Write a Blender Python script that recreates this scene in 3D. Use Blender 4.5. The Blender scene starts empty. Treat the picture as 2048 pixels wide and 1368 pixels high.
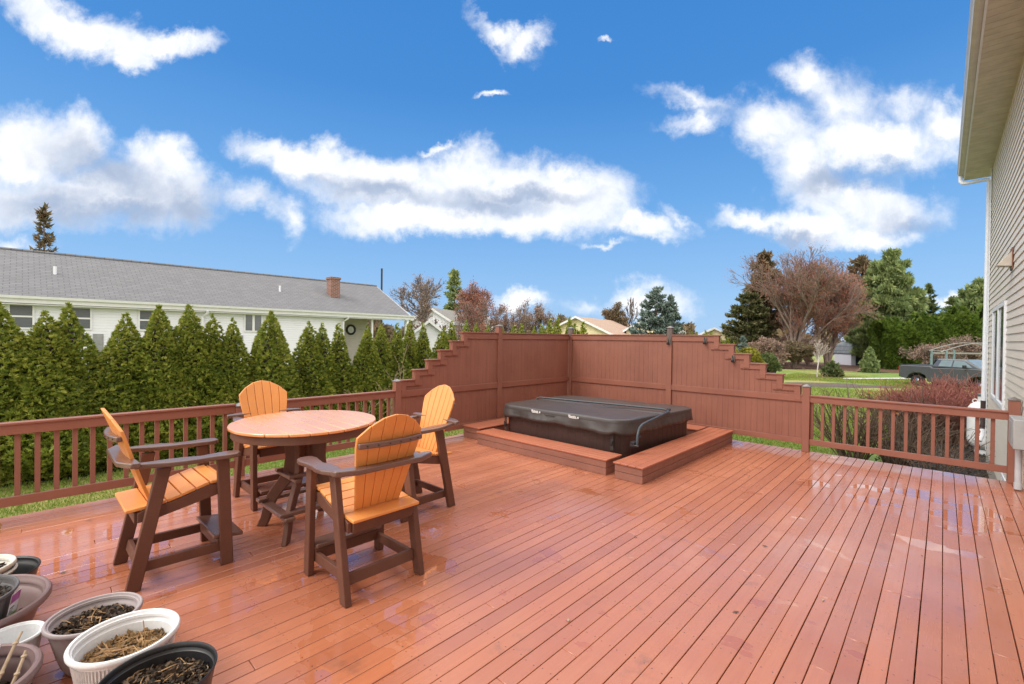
import bpy, bmesh, math, random
import numpy as np
from mathutils import Matrix, Vector
PI = math.pi
scn = bpy.context.scene
COL = scn.collection

# ------------------------------------------------------------------ camera
H = 1.70
YAW, PITCH, ROLL, LENS = 0.75377, 0.009528, 0.0122, 16.165
cam = bpy.data.cameras.new('camera')
cam.lens = LENS; cam.sensor_width = 36.0; cam.clip_start = 0.05; cam.clip_end = 3000
camo = bpy.data.objects.new('camera', cam); COL.objects.link(camo)
camo.matrix_world = (Matrix.Translation((0, 0, H)) @ Matrix.Rotation(YAW, 4, 'Z')
                     @ Matrix.Rotation(PI / 2 - PITCH, 4, 'X') @ Matrix.Rotation(ROLL, 4, 'Z'))
scn.camera = camo
FWD = (-math.sin(YAW), math.cos(YAW)); RGT = (math.cos(YAW), math.sin(YAW))
scn.view_settings.view_transform = 'Standard'
scn.view_settings.look = 'None'
scn.view_settings.gamma = 1.0
scn.view_settings.exposure = 0.72
scn.render.resolution_x = 1024; scn.render.resolution_y = 684


# ------------------------------------------------------------------ node helper
class NT:
    def __init__(s, tree):
        s.t = tree; s.n = tree.nodes; s.l = tree.links

    def node(s, typ, props=None, **ins):
        n = s.n.new(typ)
        for k, v in (props or {}).items():
            setattr(n, k, v)
        for k, v in ins.items():
            key = int(k[1:]) if k[0] == 'i' and k[1:].isdigit() else k.replace('_', ' ')
            s.set(n.inputs[key], v)
        return n

    def set(s, inp, v):
        if isinstance(v, bpy.types.NodeSocket):
            s.l.new(v, inp)
        elif isinstance(v, bpy.types.Node):
            s.l.new(v.outputs[0], inp)
        else:
            try:
                inp.default_value = v
            except Exception:
                inp.default_value = tuple(v)[:3] if len(inp.default_value) == 3 else (*v[:3], 1)

    def m(s, op, a, b=None, c=None, clamp=False):
        n = s.n.new('ShaderNodeMath'); n.operation = op; n.use_clamp = clamp
        s.set(n.inputs[0], a)
        if b is not None: s.set(n.inputs[1], b)
        if c is not None: s.set(n.inputs[2], c)
        return n.outputs[0]

    def vm(s, op, a, b=None, out=0):
        n = s.n.new('ShaderNodeVectorMath'); n.operation = op
        s.set(n.inputs[0], a)
        if b is not None: s.set(n.inputs[1], b)
        return n.outputs[out]

    def mix(s, f, a, b, blend='MIX'):
        n = s.n.new('ShaderNodeMix'); n.data_type = 'RGBA'; n.blend_type = blend
        s.set(n.inputs[0], f)
        s.set(n.inputs[6], (*a, 1) if isinstance(a, tuple) and len(a) == 3 else a)
        s.set(n.inputs[7], (*b, 1) if isinstance(b, tuple) and len(b) == 3 else b)
        return n.outputs[2]

    def smooth(s, x, lo, hi):
        n = s.n.new('ShaderNodeMapRange'); n.interpolation_type = 'SMOOTHSTEP'
        s.set(n.inputs[0], x); s.set(n.inputs[1], lo); s.set(n.inputs[2], hi)
        return n.outputs[0]

    def lin(s, x, lo, hi, a=0.0, b=1.0):
        n = s.n.new('ShaderNodeMapRange')
        s.set(n.inputs[0], x); s.set(n.inputs[1], lo); s.set(n.inputs[2], hi); s.set(n.inputs[3], a); s.set(n.inputs[4], b)
        return n.outputs[0]

    def noise(s, vec, scale, detail=4, rough=0.55, dist=0.0, out=0):
        n = s.n.new('ShaderNodeTexNoise')
        if vec is not None: s.set(n.inputs['Vector'], vec)
        n.inputs['Scale'].default_value = scale; n.inputs['Detail'].default_value = detail
        n.inputs['Roughness'].default_value = rough; n.inputs['Distortion'].default_value = dist
        return n.outputs[out]

    def scalev(s, vec, sc, loc=(0, 0, 0), rot=(0, 0, 0)):
        n = s.n.new('ShaderNodeMapping'); s.set(n.inputs[0], vec)
        n.inputs['Scale'].default_value = sc; n.inputs['Location'].default_value = loc; n.inputs['Rotation'].default_value = rot
        return n.outputs[0]

    def ramp(s, f, stops, interp='LINEAR'):
        n = s.n.new('ShaderNodeValToRGB'); n.color_ramp.interpolation = interp
        e = n.color_ramp.elements
        while len(e) < len(stops): e.new(0.5)
        for i, (p, c) in enumerate(stops):
            e[i].position = p; e[i].color = (*c, 1)
        s.set(n.inputs[0], f)
        return n.outputs[0]


# ------------------------------------------------------------------ sky
world = bpy.data.worlds.new('World'); scn.world = world; world.use_nodes = True
w = NT(world.node_tree); w.n.clear()
SUN_EL, SUN_AZ = math.radians(48), math.radians(205)     # azimuth clockwise from +Y
sky = w.node('ShaderNodeTexSky', dict(sky_type='NISHITA', sun_disc=False, sun_elevation=SUN_EL, sun_rotation=SUN_AZ,
                                      air_density=1.2, dust_density=0.4, ozone_density=2.0))
co = w.node('ShaderNodeTexCoord').outputs['Generated']
dirn = w.vm('NORMALIZE', co)
sep = w.node('ShaderNodeSeparateXYZ', None, i0=dirn)
fw = w.m('ADD', w.m('MULTIPLY', sep.outputs[0], FWD[0]), w.m('MULTIPLY', sep.outputs[1], FWD[1]))
rt = w.m('ADD', w.m('MULTIPLY', sep.outputs[0], RGT[0]), w.m('MULTIPLY', sep.outputs[1], RGT[1]))
fwc = w.m('MAXIMUM', fw, 0.05)
U = w.m('DIVIDE', rt, fwc); V = w.m('DIVIDE', sep.outputs[2], fwc)
uv = w.node('ShaderNodeCombineXYZ', None, i0=U, i1=V, i2=0.0).outputs[0]
wn = w.noise(uv, 5.0, 6, 0.6, 0.2, out=1)
wn2 = w.noise(uv, 22.0, 5, 0.62, 0.0, out=1)
warp = w.vm('ADD', w.vm('SCALE', w.vm('SUBTRACT', wn, (0.5, 0.5, 0.5))), w.vm('SCALE', w.vm('SUBTRACT', wn2, (0.5, 0.5, 0.5))))
for nd, sc in ((warp.node.inputs[0].links[0].from_node, 0.17), (warp.node.inputs[1].links[0].from_node, 0.055)):
    nd.inputs['Scale'].default_value = sc
uvw = w.vm('ADD', uv, warp)


def blob(u, v, a, b, rot=0, st=1.0):
    # soft elliptical cloud core round one direction of the sky; st = thickness
    mp = w.n.new('ShaderNodeMapping'); mp.vector_type = 'TEXTURE'
    w.set(mp.inputs[0], uvw)
    mp.inputs['Location'].default_value = (u, v, 0); mp.inputs['Rotation'].default_value = (0, 0, math.radians(rot))
    mp.inputs['Scale'].default_value = (a * 1.20, b * 1.34, 1)
    ln = w.vm('LENGTH', mp.outputs[0], out=1)
    return w.m('MULTIPLY', w.m('SUBTRACT', 1.0, ln), st)


CL = [  # u, v, half width, half height, rotation, thickness
    (-1.01, .69, .13, .05, -22, 1), (-.90, .655, .13, .055, -8, 1), (-.77, .63, .13, .034, -10, 1), (-.82, .60, .05, .028, -20, 1),
    (-1.05, .40, .15, .085, 0, 1), (-.96, .42, .10, .07, -10, 1), (-1.03, .29, .27, .06, 0, 1), (-.85, .31, .22, .07, 0, 1),
    (-.77, .37, .09, .055, 0, 1), (-.70, .315, .08, .06, -20, 1),
    (-.51, .40, .11, .035, -15, .9), (-.42, .37, .15, .05, -12, 1), (-.30, .33, .19, .055, -8, 1), (-.13, .345, .15, .06, 5, 1),
    (.05, .33, .21, .055, 0, 1), (-.22, .25, .20, .04, 0, 1), (-.03, .25, .24, .04, 0, 1), (.12, .29, .13, .06, -8, 1),
    (.26, .245, .11, .03, -5, .9), (-.28, .295, .16, .035, -5, .9), (-.10, .30, .20, .045, 0, .9), (-.55, .29, .07, .035, -20, .6), (-.49, .245, .04, .04, 10, .6), (.36, .265, .05, .015, -35, .45),
    (-.03, .66, .085, .022, -32, .65), (.02, .635, .055, .022, 20, .7), (-.055, .515, .035, .010, 0, .7), (-.165, .412, .04, .013, 0, .7),
    (.39, .525, .10, .022, -22, .5), (.39, .48, .08, .022, 0, .5), (.63, .57, .075, .045, -25, .75), (.71, .50, .08, .08, 0, .55),
    (.84, .53, .08, .04, 10, .5), (.58, .45, .13, .055, -20, .8), (.62, .38, .09, .08, -25, .8), (.78, .425, .16, .06, 8, 1),
    (.93, .475, .09, .05, -10, .75), (.66, .325, .08, .055, 0, .9), (.78, .285, .14, .065, 0, 1), (.65, .235, .13, .04, -5, .9),
    (.52, .245, .09, .025, -10, .7), (.76, .215, .12, .03, 0, .9),
    (.01, .088, .075, .024, 8, .9), (.28, .085, .085, .035, 0, .75), (.34, .065, .07, .03, 0, .6), (.15, .075, .06, .02, 0, .4),
    (.95, .088, .05, .018, 5, .8), (.20, .197, .05, .009, 0, .5), (.20, .655, .02, .006, 0, .5), (-1.1, .19, .09, .02, 0, .5)]
D = None
for c in CL:
    b = blob(*c)
    D = b if D is None else w.m('SMOOTH_MAX', D, b, .28)
edge = w.noise(uv, 14.0, 8, 0.62, 0.3)
Dn = w.m('ADD', D, w.m('MULTIPLY', w.m('SUBTRACT', edge, 0.5), 0.66))
front = w.smooth(fw, 0.10, 0.30)
mask_f = w.m('MULTIPLY', w.smooth(Dn, -0.04, 0.68), front)
# unseen, mostly white cloud added over and behind the viewer for warm light
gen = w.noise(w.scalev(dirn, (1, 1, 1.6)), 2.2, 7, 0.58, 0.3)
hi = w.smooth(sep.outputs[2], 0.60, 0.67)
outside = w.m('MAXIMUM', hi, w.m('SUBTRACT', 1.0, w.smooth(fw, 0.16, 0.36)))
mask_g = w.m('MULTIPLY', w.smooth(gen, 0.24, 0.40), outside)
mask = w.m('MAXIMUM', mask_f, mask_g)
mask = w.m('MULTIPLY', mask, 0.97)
# undersides of the thick clouds go blue grey
GR = [(-.88, .35, .20, .060, -28), (-.85, .265, .34, .040, 4), (-1.02, .285, .18, .05, 0), (-.70, .29, .12, .06, 0), (-.30, .305, .16, .030, -8), (-.05, .29, .16, .028, 0),
      (.02, .31, .15, .022, 0), (.70, .345, .14, .035, 10), (.80, .365, .14, .03, 10), (.60, .21, .12, .02, 0), (.86, .25, .08, .03, 0)]
Gd = None
for c in GR:
    b = blob(*c)
    Gd = b if Gd is None else w.m('MAXIMUM', Gd, b)
shade = w.m('MULTIPLY', w.smooth(w.m('ADD', Gd, w.m('MULTIPLY', w.m('SUBTRACT', w.noise(uv, 9.0, 6, .6), .5), .7)), -0.15, 0.95), front)
shade2 = w.m('MULTIPLY', w.smooth(w.noise(uv, 8.0, 7, .6, .5), .42, .72), .55)
cloudc = w.mix(shade, (0.68, 0.685, 0.70), (0.27, 0.325, 0.43))
cloudc = w.mix(shade2, cloudc, (0.42, 0.48, 0.58))
el = w.m('ARCSINE', sep.outputs[2])
blue = w.ramp(w.m('DIVIDE', el, 1.0), [(0.0, (.225, .375, .570)), (.10, (.175, .330, .555)), (.28, (.088, .244, .505)), (.48, (.036, .166, .430)), (.66, (.028, .148, .405)), (1.0, (.024, .12, .36))])
nish = w.vm('SCALE', sky.outputs[0]); nish.node.inputs['Scale'].default_value = 0.10
base = w.mix(0.08, blue, nish)
skyc = w.mix(mask, base, cloudc)
skyc = w.mix(mask_g, skyc, (1.30, 1.23, 1.14))  # warm, brighter than the visible clouds: light from the added unseen cover
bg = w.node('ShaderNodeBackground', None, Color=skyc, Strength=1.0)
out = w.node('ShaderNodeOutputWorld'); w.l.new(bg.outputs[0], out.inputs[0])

# ------------------------------------------------------------------ sun (thin overcast, very soft)
sun = bpy.data.lights.new('sun', 'SUN'); sun.energy = 1.25; sun.angle = math.radians(22); sun.color = (1.0, 0.965, 0.91)
suno = bpy.data.objects.new('sun', sun); COL.objects.link(suno)
sd = Vector((math.sin(SUN_AZ) * math.cos(SUN_EL), math.cos(SUN_AZ) * math.cos(SUN_EL), math.sin(SUN_EL)))
suno.rotation_euler = sd.to_track_quat('Z', 'Y').to_euler()


# ------------------------------------------------------------------ materials
def newmat(name):
    m = bpy.data.materials.new(name); m.use_nodes = True
    t = NT(m.node_tree); t.n.clear()
    p = t.node('ShaderNodeBsdfPrincipled'); o = t.node('ShaderNodeOutputMaterial'); t.l.new(p.outputs[0], o.inputs[0])
    return m, t, p


MATS = {}


def pm(name, c1, c2=None, scale=6, rough=.6, r2=None, bump=0.0, bscale=30, stretch=(1, 1, 1), metallic=0.0, coat=0.0, detail=5, dist=.006, spec=.5, fine=.35, cr=.2):
    if name in MATS: return MATS[name]
    m, t, p = newmat(name)
    co = t.scalev(t.node('ShaderNodeTexCoord').outputs['Object'], stretch)
    n = t.noise(co, scale, detail, .6)
    c2 = c2 or tuple(x * .8 for x in c1)
    f = t.smooth(n, .32, .68)
    col = t.mix(f, c1, c2)
    nf = t.noise(co, scale * 9, 4, .7)
    col = t.mix(t.m('MULTIPLY', t.smooth(nf, .35, .75), fine), col, tuple(x * .72 for x in c1))
    t.set(p.inputs['Base Color'], col)
    n2 = t.noise(co, scale * 2.3, 4, .6)
    t.set(p.inputs['Roughness'], t.lin(n2, .3, .7, rough, rough if r2 is None else r2))
    p.inputs['Metallic'].default_value = metallic
    p.inputs['Specular IOR Level'].default_value = spec
    p.inputs['Coat Weight'].default_value = coat; p.inputs['Coat Roughness'].default_value = cr
    if bump:
        bn = t.noise(co, bscale, 5, .65)
        b = t.node('ShaderNodeBump', None, Strength=bump, Distance=dist, Height=bn)
        t.set(p.inputs['Normal'], b.outputs[0])
    MATS[name] = m
    return m


def leafmat(name, stops, rough=.55, transl=.25, nscale=.8):
    # colour varies leaf by leaf (face attribute) and in broad patches
    if name in MATS: return MATS[name]
    m, t, p = newmat(name)
    a = t.node('ShaderNodeAttribute', dict(attribute_name='rnd')).outputs['Fac']
    co = t.node('ShaderNodeTexCoord').outputs['Object']
    n = t.noise(co, nscale, 3, .6)
    f = t.m('ADD', t.m('MULTIPLY', a, .55), t.m('MULTIPLY', n, .6), clamp=True)
    c = t.ramp(f, stops)
    t.set(p.inputs['Base Color'], c)
    p.inputs['Roughness'].default_value = rough
    p.inputs['Specular IOR Level'].default_value = .3
    if transl:
        tr = t.node('ShaderNodeBsdfTranslucent', None, Color=c)
        mx = t.node('ShaderNodeMixShader', None, i0=transl)
        t.l.new(p.outputs[0], mx.inputs[1]); t.l.new(tr.outputs[0], mx.inputs[2])
        o = [n_ for n_ in t.n if n_.type == 'OUTPUT_MATERIAL'][0]
        t.l.new(mx.outputs[0], o.inputs[0])
    MATS[name] = m
    return m


PITCHB = 0.1015            # deck board pitch
X0B = 0.0195               # a seam between two boards


def deck_material():
    m, t, p = newmat('wet_stained_deck')
    co = t.node('ShaderNodeTexCoord').outputs['Object']
    s = t.node('ShaderNodeSeparateXYZ', None, i0=co)
    x, y = s.outputs[0], s.outputs[1]
    bi = t.m('FLOOR', t.m('DIVIDE', t.m('SUBTRACT', x, X0B), PITCHB))
    wn = t.node('ShaderNodeTexWhiteNoise', dict(noise_dimensions='1D'), W=bi)
    seg = t.node('ShaderNodeAttribute', dict(attribute_name='rnd')).outputs['Fac']
    shift = t.node('ShaderNodeCombineXYZ', None, i0=0.0, i1=t.m('MULTIPLY', seg, 37.0), i2=t.m('MULTIPLY', seg, 11.0)).outputs[0]
    gco = t.vm('ADD', t.scalev(co, (42, 1.6, 1)), shift)
    grain = t.noise(gco, 1.0, 6, .65, .25)
    gfine = t.noise(t.vm('ADD', t.scalev(co, (160, 5, 1)), shift), 1.0, 3, .6)
    blot = t.noise(co, 1.1, 5, .6)
    blot2 = t.noise(co, 3.8, 6, .65)
    c = t.mix(seg, (.49, .175, .088), (.385, .128, .066))
    c = t.mix(t.m('MULTIPLY', t.smooth(grain, .35, .75), .35), c, (.35, .110, .066))
    c = t.mix(t.m('MULTIPLY', t.smooth(gfine, .5, .8), .25), c, (.30, .10, .062))
    c = t.mix(t.m('MULTIPLY', t.smooth(blot, .40, .70), .30), c, (.55, .205, .105))
    c = t.mix(t.m('MULTIPLY', t.smooth(blot2, .58, .76), .55), c, (.20, .090, .062))      # grey brown scuffs
    # worn paint at the ends of some boards
    c = t.mix(t.m('MULTIPLY', t.smooth(t.noise(t.vm('ADD', t.scalev(co, (24, 2.2, 1)), shift), 1.0, 5, .7), .66, .78), .28), c, (.60, .30, .20))
    # nail heads: two per board on every joist line
    fx = t.m('MULTIPLY', t.m('FRACT', t.m('DIVIDE', t.m('SUBTRACT', x, X0B), PITCHB)), PITCHB)
    j = t.m('ADD', y, t.m('MULTIPLY', t.m('SUBTRACT', wn.outputs[0], .5), .018))
    fy = t.m('SUBTRACT', t.m('MULTIPLY', t.m('FRACT', t.m('DIVIDE', j, .406)), .406), .203)
    dx = t.m('SUBTRACT', t.m('ABSOLUTE', t.m('SUBTRACT', fx, PITCHB / 2)), .027)
    d = t.m('SQRT', t.m('ADD', t.m('MULTIPLY', dx, dx), t.m('MULTIPLY', fy, fy)))
    nail = t.m('SUBTRACT', 1.0, t.smooth(d, .0028, .0050))
    c = t.mix(t.m('MULTIPLY', nail, .8), c, (.045, .025, .02))
    t.set(p.inputs['Base Color'], c)
    # water: a thin film almost everywhere, standing puddles here and there
    pz = t.noise(t.scalev(co, (.85, 1.3, 1)), 2.3, 5, .55, .25)
    zones = None
    for (cx, cy, ra, rb, st) in ((-1.15, 6.4, .30, .42, .24), (-.35, 6.6, .5, .55, .24), (.25, 6.3, .40, .75, .30), (-.05, 5.2, .3, .35, .12), (-3.4, 1.5, 1.15, 1.15, .15), (-2.6, 1.55, .8, .9, .12), (-4.6, .5, 1.1, 1.0, .14),
                                 (-2.2, 1.3, .9, .55, .10), (-4.9, 1.9, .8, .9, .14), (.62, 3.6, .18, 1.6, .10)):
        mp = t.n.new('ShaderNodeMapping'); mp.vector_type = 'TEXTURE'; t.set(mp.inputs[0], co)
        mp.inputs['Location'].default_value = (cx, cy, 0); mp.inputs['Scale'].default_value = (ra, rb, 1)
        z = t.m('MULTIPLY', t.m('MAXIMUM', t.m('SUBTRACT', 1.0, t.vm('LENGTH', mp.outputs[0], out=1)), 0.0), st)
        zones = z if zones is None else t.m('ADD', zones, z)
    pud = t.smooth(t.m('ADD', pz, zones), .620, .655)
    dry = t.smooth(t.noise(t.scalev(co, (1.5, .8, 1)), 1.6, 4, .6), .40, .62)
    rr = t.m('ADD', t.lin(grain, .3, .7, .32, .40), t.m('MULTIPLY', dry, .10))
    rr = t.m('MULTIPLY', rr, t.m('SUBTRACT', 1.0, t.m('MULTIPLY', pud, .93)))
    t.set(p.inputs['Roughness'], rr)
    p.inputs['Specular IOR Level'].default_value = .6
    p.inputs['Coat IOR'].default_value = 1.45
    t.set(p.inputs['Coat Weight'], t.m('SUBTRACT', 1.0, t.m('MULTIPLY', dry, .25)))
    wetz = t.smooth(t.noise(t.scalev(co, (.7, 1.2, 1)), 1.3, 4, .6), .42, .58)
    t.set(p.inputs['Coat Roughness'], t.m('MULTIPLY', t.m('ADD', t.m('SUBTRACT', .22, t.m('MULTIPLY', wetz, .155)), t.m('MULTIPLY', grain, .10)), t.m('SUBTRACT', 1.0, t.m('MULTIPLY', pud, .93))))
    hgt = t.m('ADD', t.m('MULTIPLY', grain, .6), t.m('MULTIPLY', t.noise(co, 7.0, 3, .5), 1.2))
    hgt = t.m('SUBTRACT', hgt, t.m('MULTIPLY', nail, .8))
    b = t.node('ShaderNodeBump', None, Distance=.0022, Height=hgt)
    t.set(b.inputs['Strength'], t.m('MULTIPLY', t.m('SUBTRACT', 1.0, pud), .38))
    t.set(p.inputs['Normal'], b.outputs[0])
    return m


M_deck = deck_material()


def wood_paint(name, c1, c2, rough, axis=2, wet=.0):
    # painted boards: grain along one axis of the object, faint blotches
    if name in MATS: return MATS[name]
    m, t, p = newmat(name)
    co = t.node('ShaderNodeTexCoord').outputs['Object']
    st = [28, 28, 28]; st[axis] = 1.2
    g = t.noise(t.scalev(co, tuple(st)), 1.0, 6, .65, .3)
    bl = t.noise(co, 2.0, 5, .6)
    c = t.mix(t.smooth(bl, .35, .7), c1, c2)
    c = t.mix(t.m('MULTIPLY', t.smooth(g, .4, .8), .35), c, tuple(v * .66 for v in c1))
    c = t.mix(t.m('MULTIPLY', t.smooth(t.noise(co, 5.5, 6, .7), .58, .76), .34), c, tuple(v * .55 + .02 for v in c1))
    c = t.mix(t.m('MULTIPLY', t.smooth(t.noise(t.scalev(co, tuple(.35 * q if q > 2 else q * .5 for q in st)), 1.0, 4, .6), .5, .75), .28), c, tuple(min(1, v * 1.35) for v in c1))
    t.set(p.inputs['Base Color'], c)
    t.set(p.inputs['Roughness'], t.lin(g, .3, .7, rough, rough + .12))
    b = t.node('ShaderNodeBump', None, Strength=.35, Distance=.002, Height=g)
    t.set(p.inputs['Normal'], b.outputs[0])
    MATS[name] = m
    return m


FC1, FC2 = (.268, .103, .069), (.232, .086, .058)
M_fv = wood_paint('fence_paint_upright', FC1, FC2, .50, 2)
M_fh = wood_paint('fence_paint_lengthwise', (.278, .106, .071), (.240, .088, .059), .36, 0)
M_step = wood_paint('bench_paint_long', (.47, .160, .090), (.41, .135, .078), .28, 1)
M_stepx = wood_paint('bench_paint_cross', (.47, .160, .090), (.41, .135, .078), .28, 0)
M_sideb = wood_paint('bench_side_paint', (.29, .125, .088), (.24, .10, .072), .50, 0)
M_bare = pm('weathered_post_wood', (.16, .125, .11), (.10, .072, .065), 5, .7, bump=.5, bscale=14, stretch=(6, 6, 1))
M_cap = pm('post_cap_metal', (.30, .285, .28), (.17, .15, .145), 12, .35, .5, metallic=.6)
M_brown = pm('brown_poly_lumber', (.150, .064, .042), (.128, .054, .036), 9, .40, .50, bump=.25, bscale=160, dist=.0015, spec=.35)
M_brownw = pm('wet_brown_poly_lumber', (.155, .078, .058), (.130, .062, .046), 3, .26, .36, spec=.6, coat=.5, fine=.15, cr=.22)
M_orange = pm('orange_poly_lumber', (.80, .330, .095), (.76, .295, .080), 4, .34, .42, bump=.25, bscale=140, dist=.0012, spec=.5, fine=.12)
M_orangew = pm('wet_orange_poly_lumber', (.86, .36, .14), (.82, .32, .115), 3, .24, .34, spec=.8, coat=1.0, fine=.04, cr=.19)
M_cab = pm('spa_cabinet_plastic', (.052, .024, .020), (.042, .019, .016), 7, .42, .5, bump=.3, bscale=40, stretch=(9, 9, .7))
M_cover = pm('spa_cover_vinyl', (.052, .042, .041), (.043, .036, .035), 2, .40, .52, bump=.25, bscale=7, dist=.008, spec=.45, coat=.35, fine=.10, cr=.30)
M_strap = pm('strap_webbing', (.05, .038, .035), None, 60, .7)
M_bk = pm('black_plastic', (.014, .014, .016), (.02, .02, .022), 20, .38)
M_steel = pm('blue_grey_tube', (.045, .058, .072), (.036, .046, .058), 12, .34, .44, spec=.5)
M_silver = pm('silver_metal', (.5, .5, .5), None, 12, .3, metallic=.9)
M_tan = pm('spa_shell_acrylic', (.50, .40, .33), None, 5, .2)
M_white = pm('white_plastic', (.76, .76, .75), (.70, .70, .70), 8, .38)
M_whitepot = pm('white_pot_plastic', (.80, .81, .82), (.72, .73, .74), 7, .36, .5)
M_cream = pm('cream_pot_plastic', (.76, .73, .66), (.62, .58, .50), 7, .45)
M_mauve = pm('mauve_pot_plastic', (.235, .155, .150), (.20, .13, .125), 6, .42)
M_greyp = pm('grey_lilac_pot_plastic', (.40, .345, .35), (.34, .29, .295), 6, .42)
M_dgreyp = pm('dark_grey_pot_plastic', (.125, .12, .125), (.10, .095, .10), 5, .45)
M_soil = pm('wet_potting_soil', (.020, .014, .011), (.055, .038, .026), 34, .55, .9, bump=1.0, bscale=45, dist=.02)
M_vinyl = pm('beige_vinyl_siding', (.69, .615, .535), (.65, .58, .505), 3, .42, .5, bump=.12, bscale=60, stretch=(1, .3, 4), fine=.08)
M_soffit = pm('beige_soffit', (.60, .545, .475), None, 4, .5, fine=.1)
M_trim = pm('white_trim_paint', (.73, .745, .79), (.69, .70, .745), 5, .4, fine=.1)
M_gutter = pm('painted_gutter', (.55, .51, .455), (.48, .44, .39), 4, .35, fine=.1)
M_gutd = pm('dark_gutter_face', (.22, .20, .18), None, 4, .4)
M_glass = pm('window_glass_dark', (.045, .065, .085), (.035, .05, .065), 2, .06, .1, spec=.8, fine=0)
M_glassb = pm('blinds_behind_glass', (.13, .145, .165), (.10, .11, .13), 2, .12, .2, stretch=(1, 1, 30), spec=.7)
M_conc = pm('concrete_foundation', (.42, .38, .32), (.34, .31, .26), 4, .85, bump=.4)
M_meter = pm('grey_meter_enamel', (.36, .37, .37), (.31, .32, .32), 5, .4, fine=.15)
M_pvc = pm('grey_pvc', (.50, .51, .53), None, 5, .38, fine=.1)
M_shut = pm('grey_shutter_paint', (.29, .30, .32), None, 6, .5)
M_bark = pm('grey_brown_bark', (.19, .15, .125), (.12, .095, .08), 9, .9, bump=.8, bscale=20, stretch=(3, 3, 1), dist=.02)
M_barkr = pm('reddish_twig_bark', (.27, .205, .18), (.19, .14, .12), 3, .85)
M_barkd = pm('dark_bark', (.05, .037, .03), (.035, .026, .022), 9, .9)
M_birch = pm('birch_bark', (.62, .59, .55), (.30, .27, .25), 14, .8, stretch=(1, 1, 6))
M_twig = pm('dry_straw_stems', (.46, .275, .125), (.32, .18, .085), 25, .8)
M_twig2 = pm('pale_dead_stems', (.46, .35, .24), (.33, .24, .16), 25, .85)
M_twigg = pm('brown_shrub_stems', (.15, .10, .07), (.10, .065, .042), 12, .8)
M_truck = pm('charcoal_car_paint', (.075, .080, .090), (.068, .073, .082), 2, .22, .28, coat=.8, fine=.03, cr=.04)
M_tire = pm('tyre_rubber', (.02, .02, .02), None, 20, .8)
M_tail = pm('red_lamp_plastic', (.35, .015, .02), None, 5, .2)
M_amber = pm('amber_lamp_plastic', (.75, .30, .10), None, 5, .25)
M_chrome = pm('chrome', (.6, .6, .62), None, 5, .15, metallic=1)
M_wind = pm('windscreen_glass', (.20, .25, .26), None, 2, .05, spec=.9, fine=0)
M_teal = pm('weathered_teal_paint', (.12, .22, .25), (.2, .26, .27), 6, .6)
M_galv = pm('galvanised_tube', (.27, .28, .27), None, 6, .5)
M_yel = pm('cream_yellow_siding', (.72, .63, .40), None, 3, .6, fine=.08)
M_orleaf = leafmat('orange_dead_leaf', [(0, (.42, .12, .02)), (1, (.60, .24, .05))], .6, .3)


def lap_siding(name, c1, c2, course=.11):
    if name in MATS: return MATS[name]
    m, t, p = newmat(name)
    co = t.node('ShaderNodeTexCoord').outputs['Object']
    z = t.node('ShaderNodeSeparateXYZ', None, i0=co).outputs[2]
    f = t.m('FRACT', t.m('DIVIDE', z, course))
    c = t.mix(t.smooth(t.noise(co, 1.5, 4, .6), .3, .7), c1, c2)
    t.set(p.inputs['Base Color'], c); p.inputs['Roughness'].default_value = .5
    b = t.node('ShaderNodeBump', None, Strength=1.0, Distance=.014, Height=t.m('SUBTRACT', 1.0, f))
    t.set(p.inputs['Normal'], b.outputs[0])
    MATS[name] = m
    return m


M_wside = lap_siding('white_vinyl_siding', (.73, .75, .83), (.70, .715, .79), .11)
M_porch = lap_siding('beige_porch_siding', (.50, .46, .42), (.46, .42, .39), .11)


def shingles(name, c1, c2, row=.14, swap=False):
    if name in MATS: return MATS[name]
    m, t, p = newmat(name)
    co = t.node('ShaderNodeTexCoord').outputs['Object']
    if swap: co = t.scalev(co, (1, 1, 1), rot=(0, 0, PI / 2))
    br = t.node('ShaderNodeTexBrick', dict(offset=.5), Vector=co, Color1=(*c1, 1), Color2=(*c2, 1), Mortar=(*[v * .45 for v in c1], 1), Scale=1.0)
    br.inputs['Mortar Size'].default_value = .012; br.inputs['Bias'].default_value = 0
    br.inputs['Brick Width'].default_value = .32; br.inputs['Row Height'].default_value = row
    n = t.noise(co, 34, 4, .7)
    n2 = t.noise(t.scalev(co, (.6, 4, 1)), 2.2, 4, .6)
    c = t.mix(t.m('MULTIPLY', t.smooth(n, .4, .8), .45), br.outputs[0], tuple(v * 1.35 for v in c1))
    c = t.mix(t.m('MULTIPLY', t.smooth(n2, .45, .75), .35), c, tuple(v * .68 for v in c1))
    t.set(p.inputs['Base Color'], c); p.inputs['Roughness'].default_value = .9
    b = t.node('ShaderNodeBump', None, Strength=.5, Distance=.01, Height=t.m('ADD', br.outputs[1], n))
    b.invert = True
    t.set(p.inputs['Normal'], b.outputs[0])
    MATS[name] = m
    return m


M_shing = shingles('grey_shingles', (.185, .187, .202), (.148, .150, .165), swap=True)
M_shingt = shingles('tan_shingles', (.46, .33, .255), (.40, .285, .22))
M_shingg = shingles('pale_grey_shingles', (.27, .265, .25), (.23, .225, .215))


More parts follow.
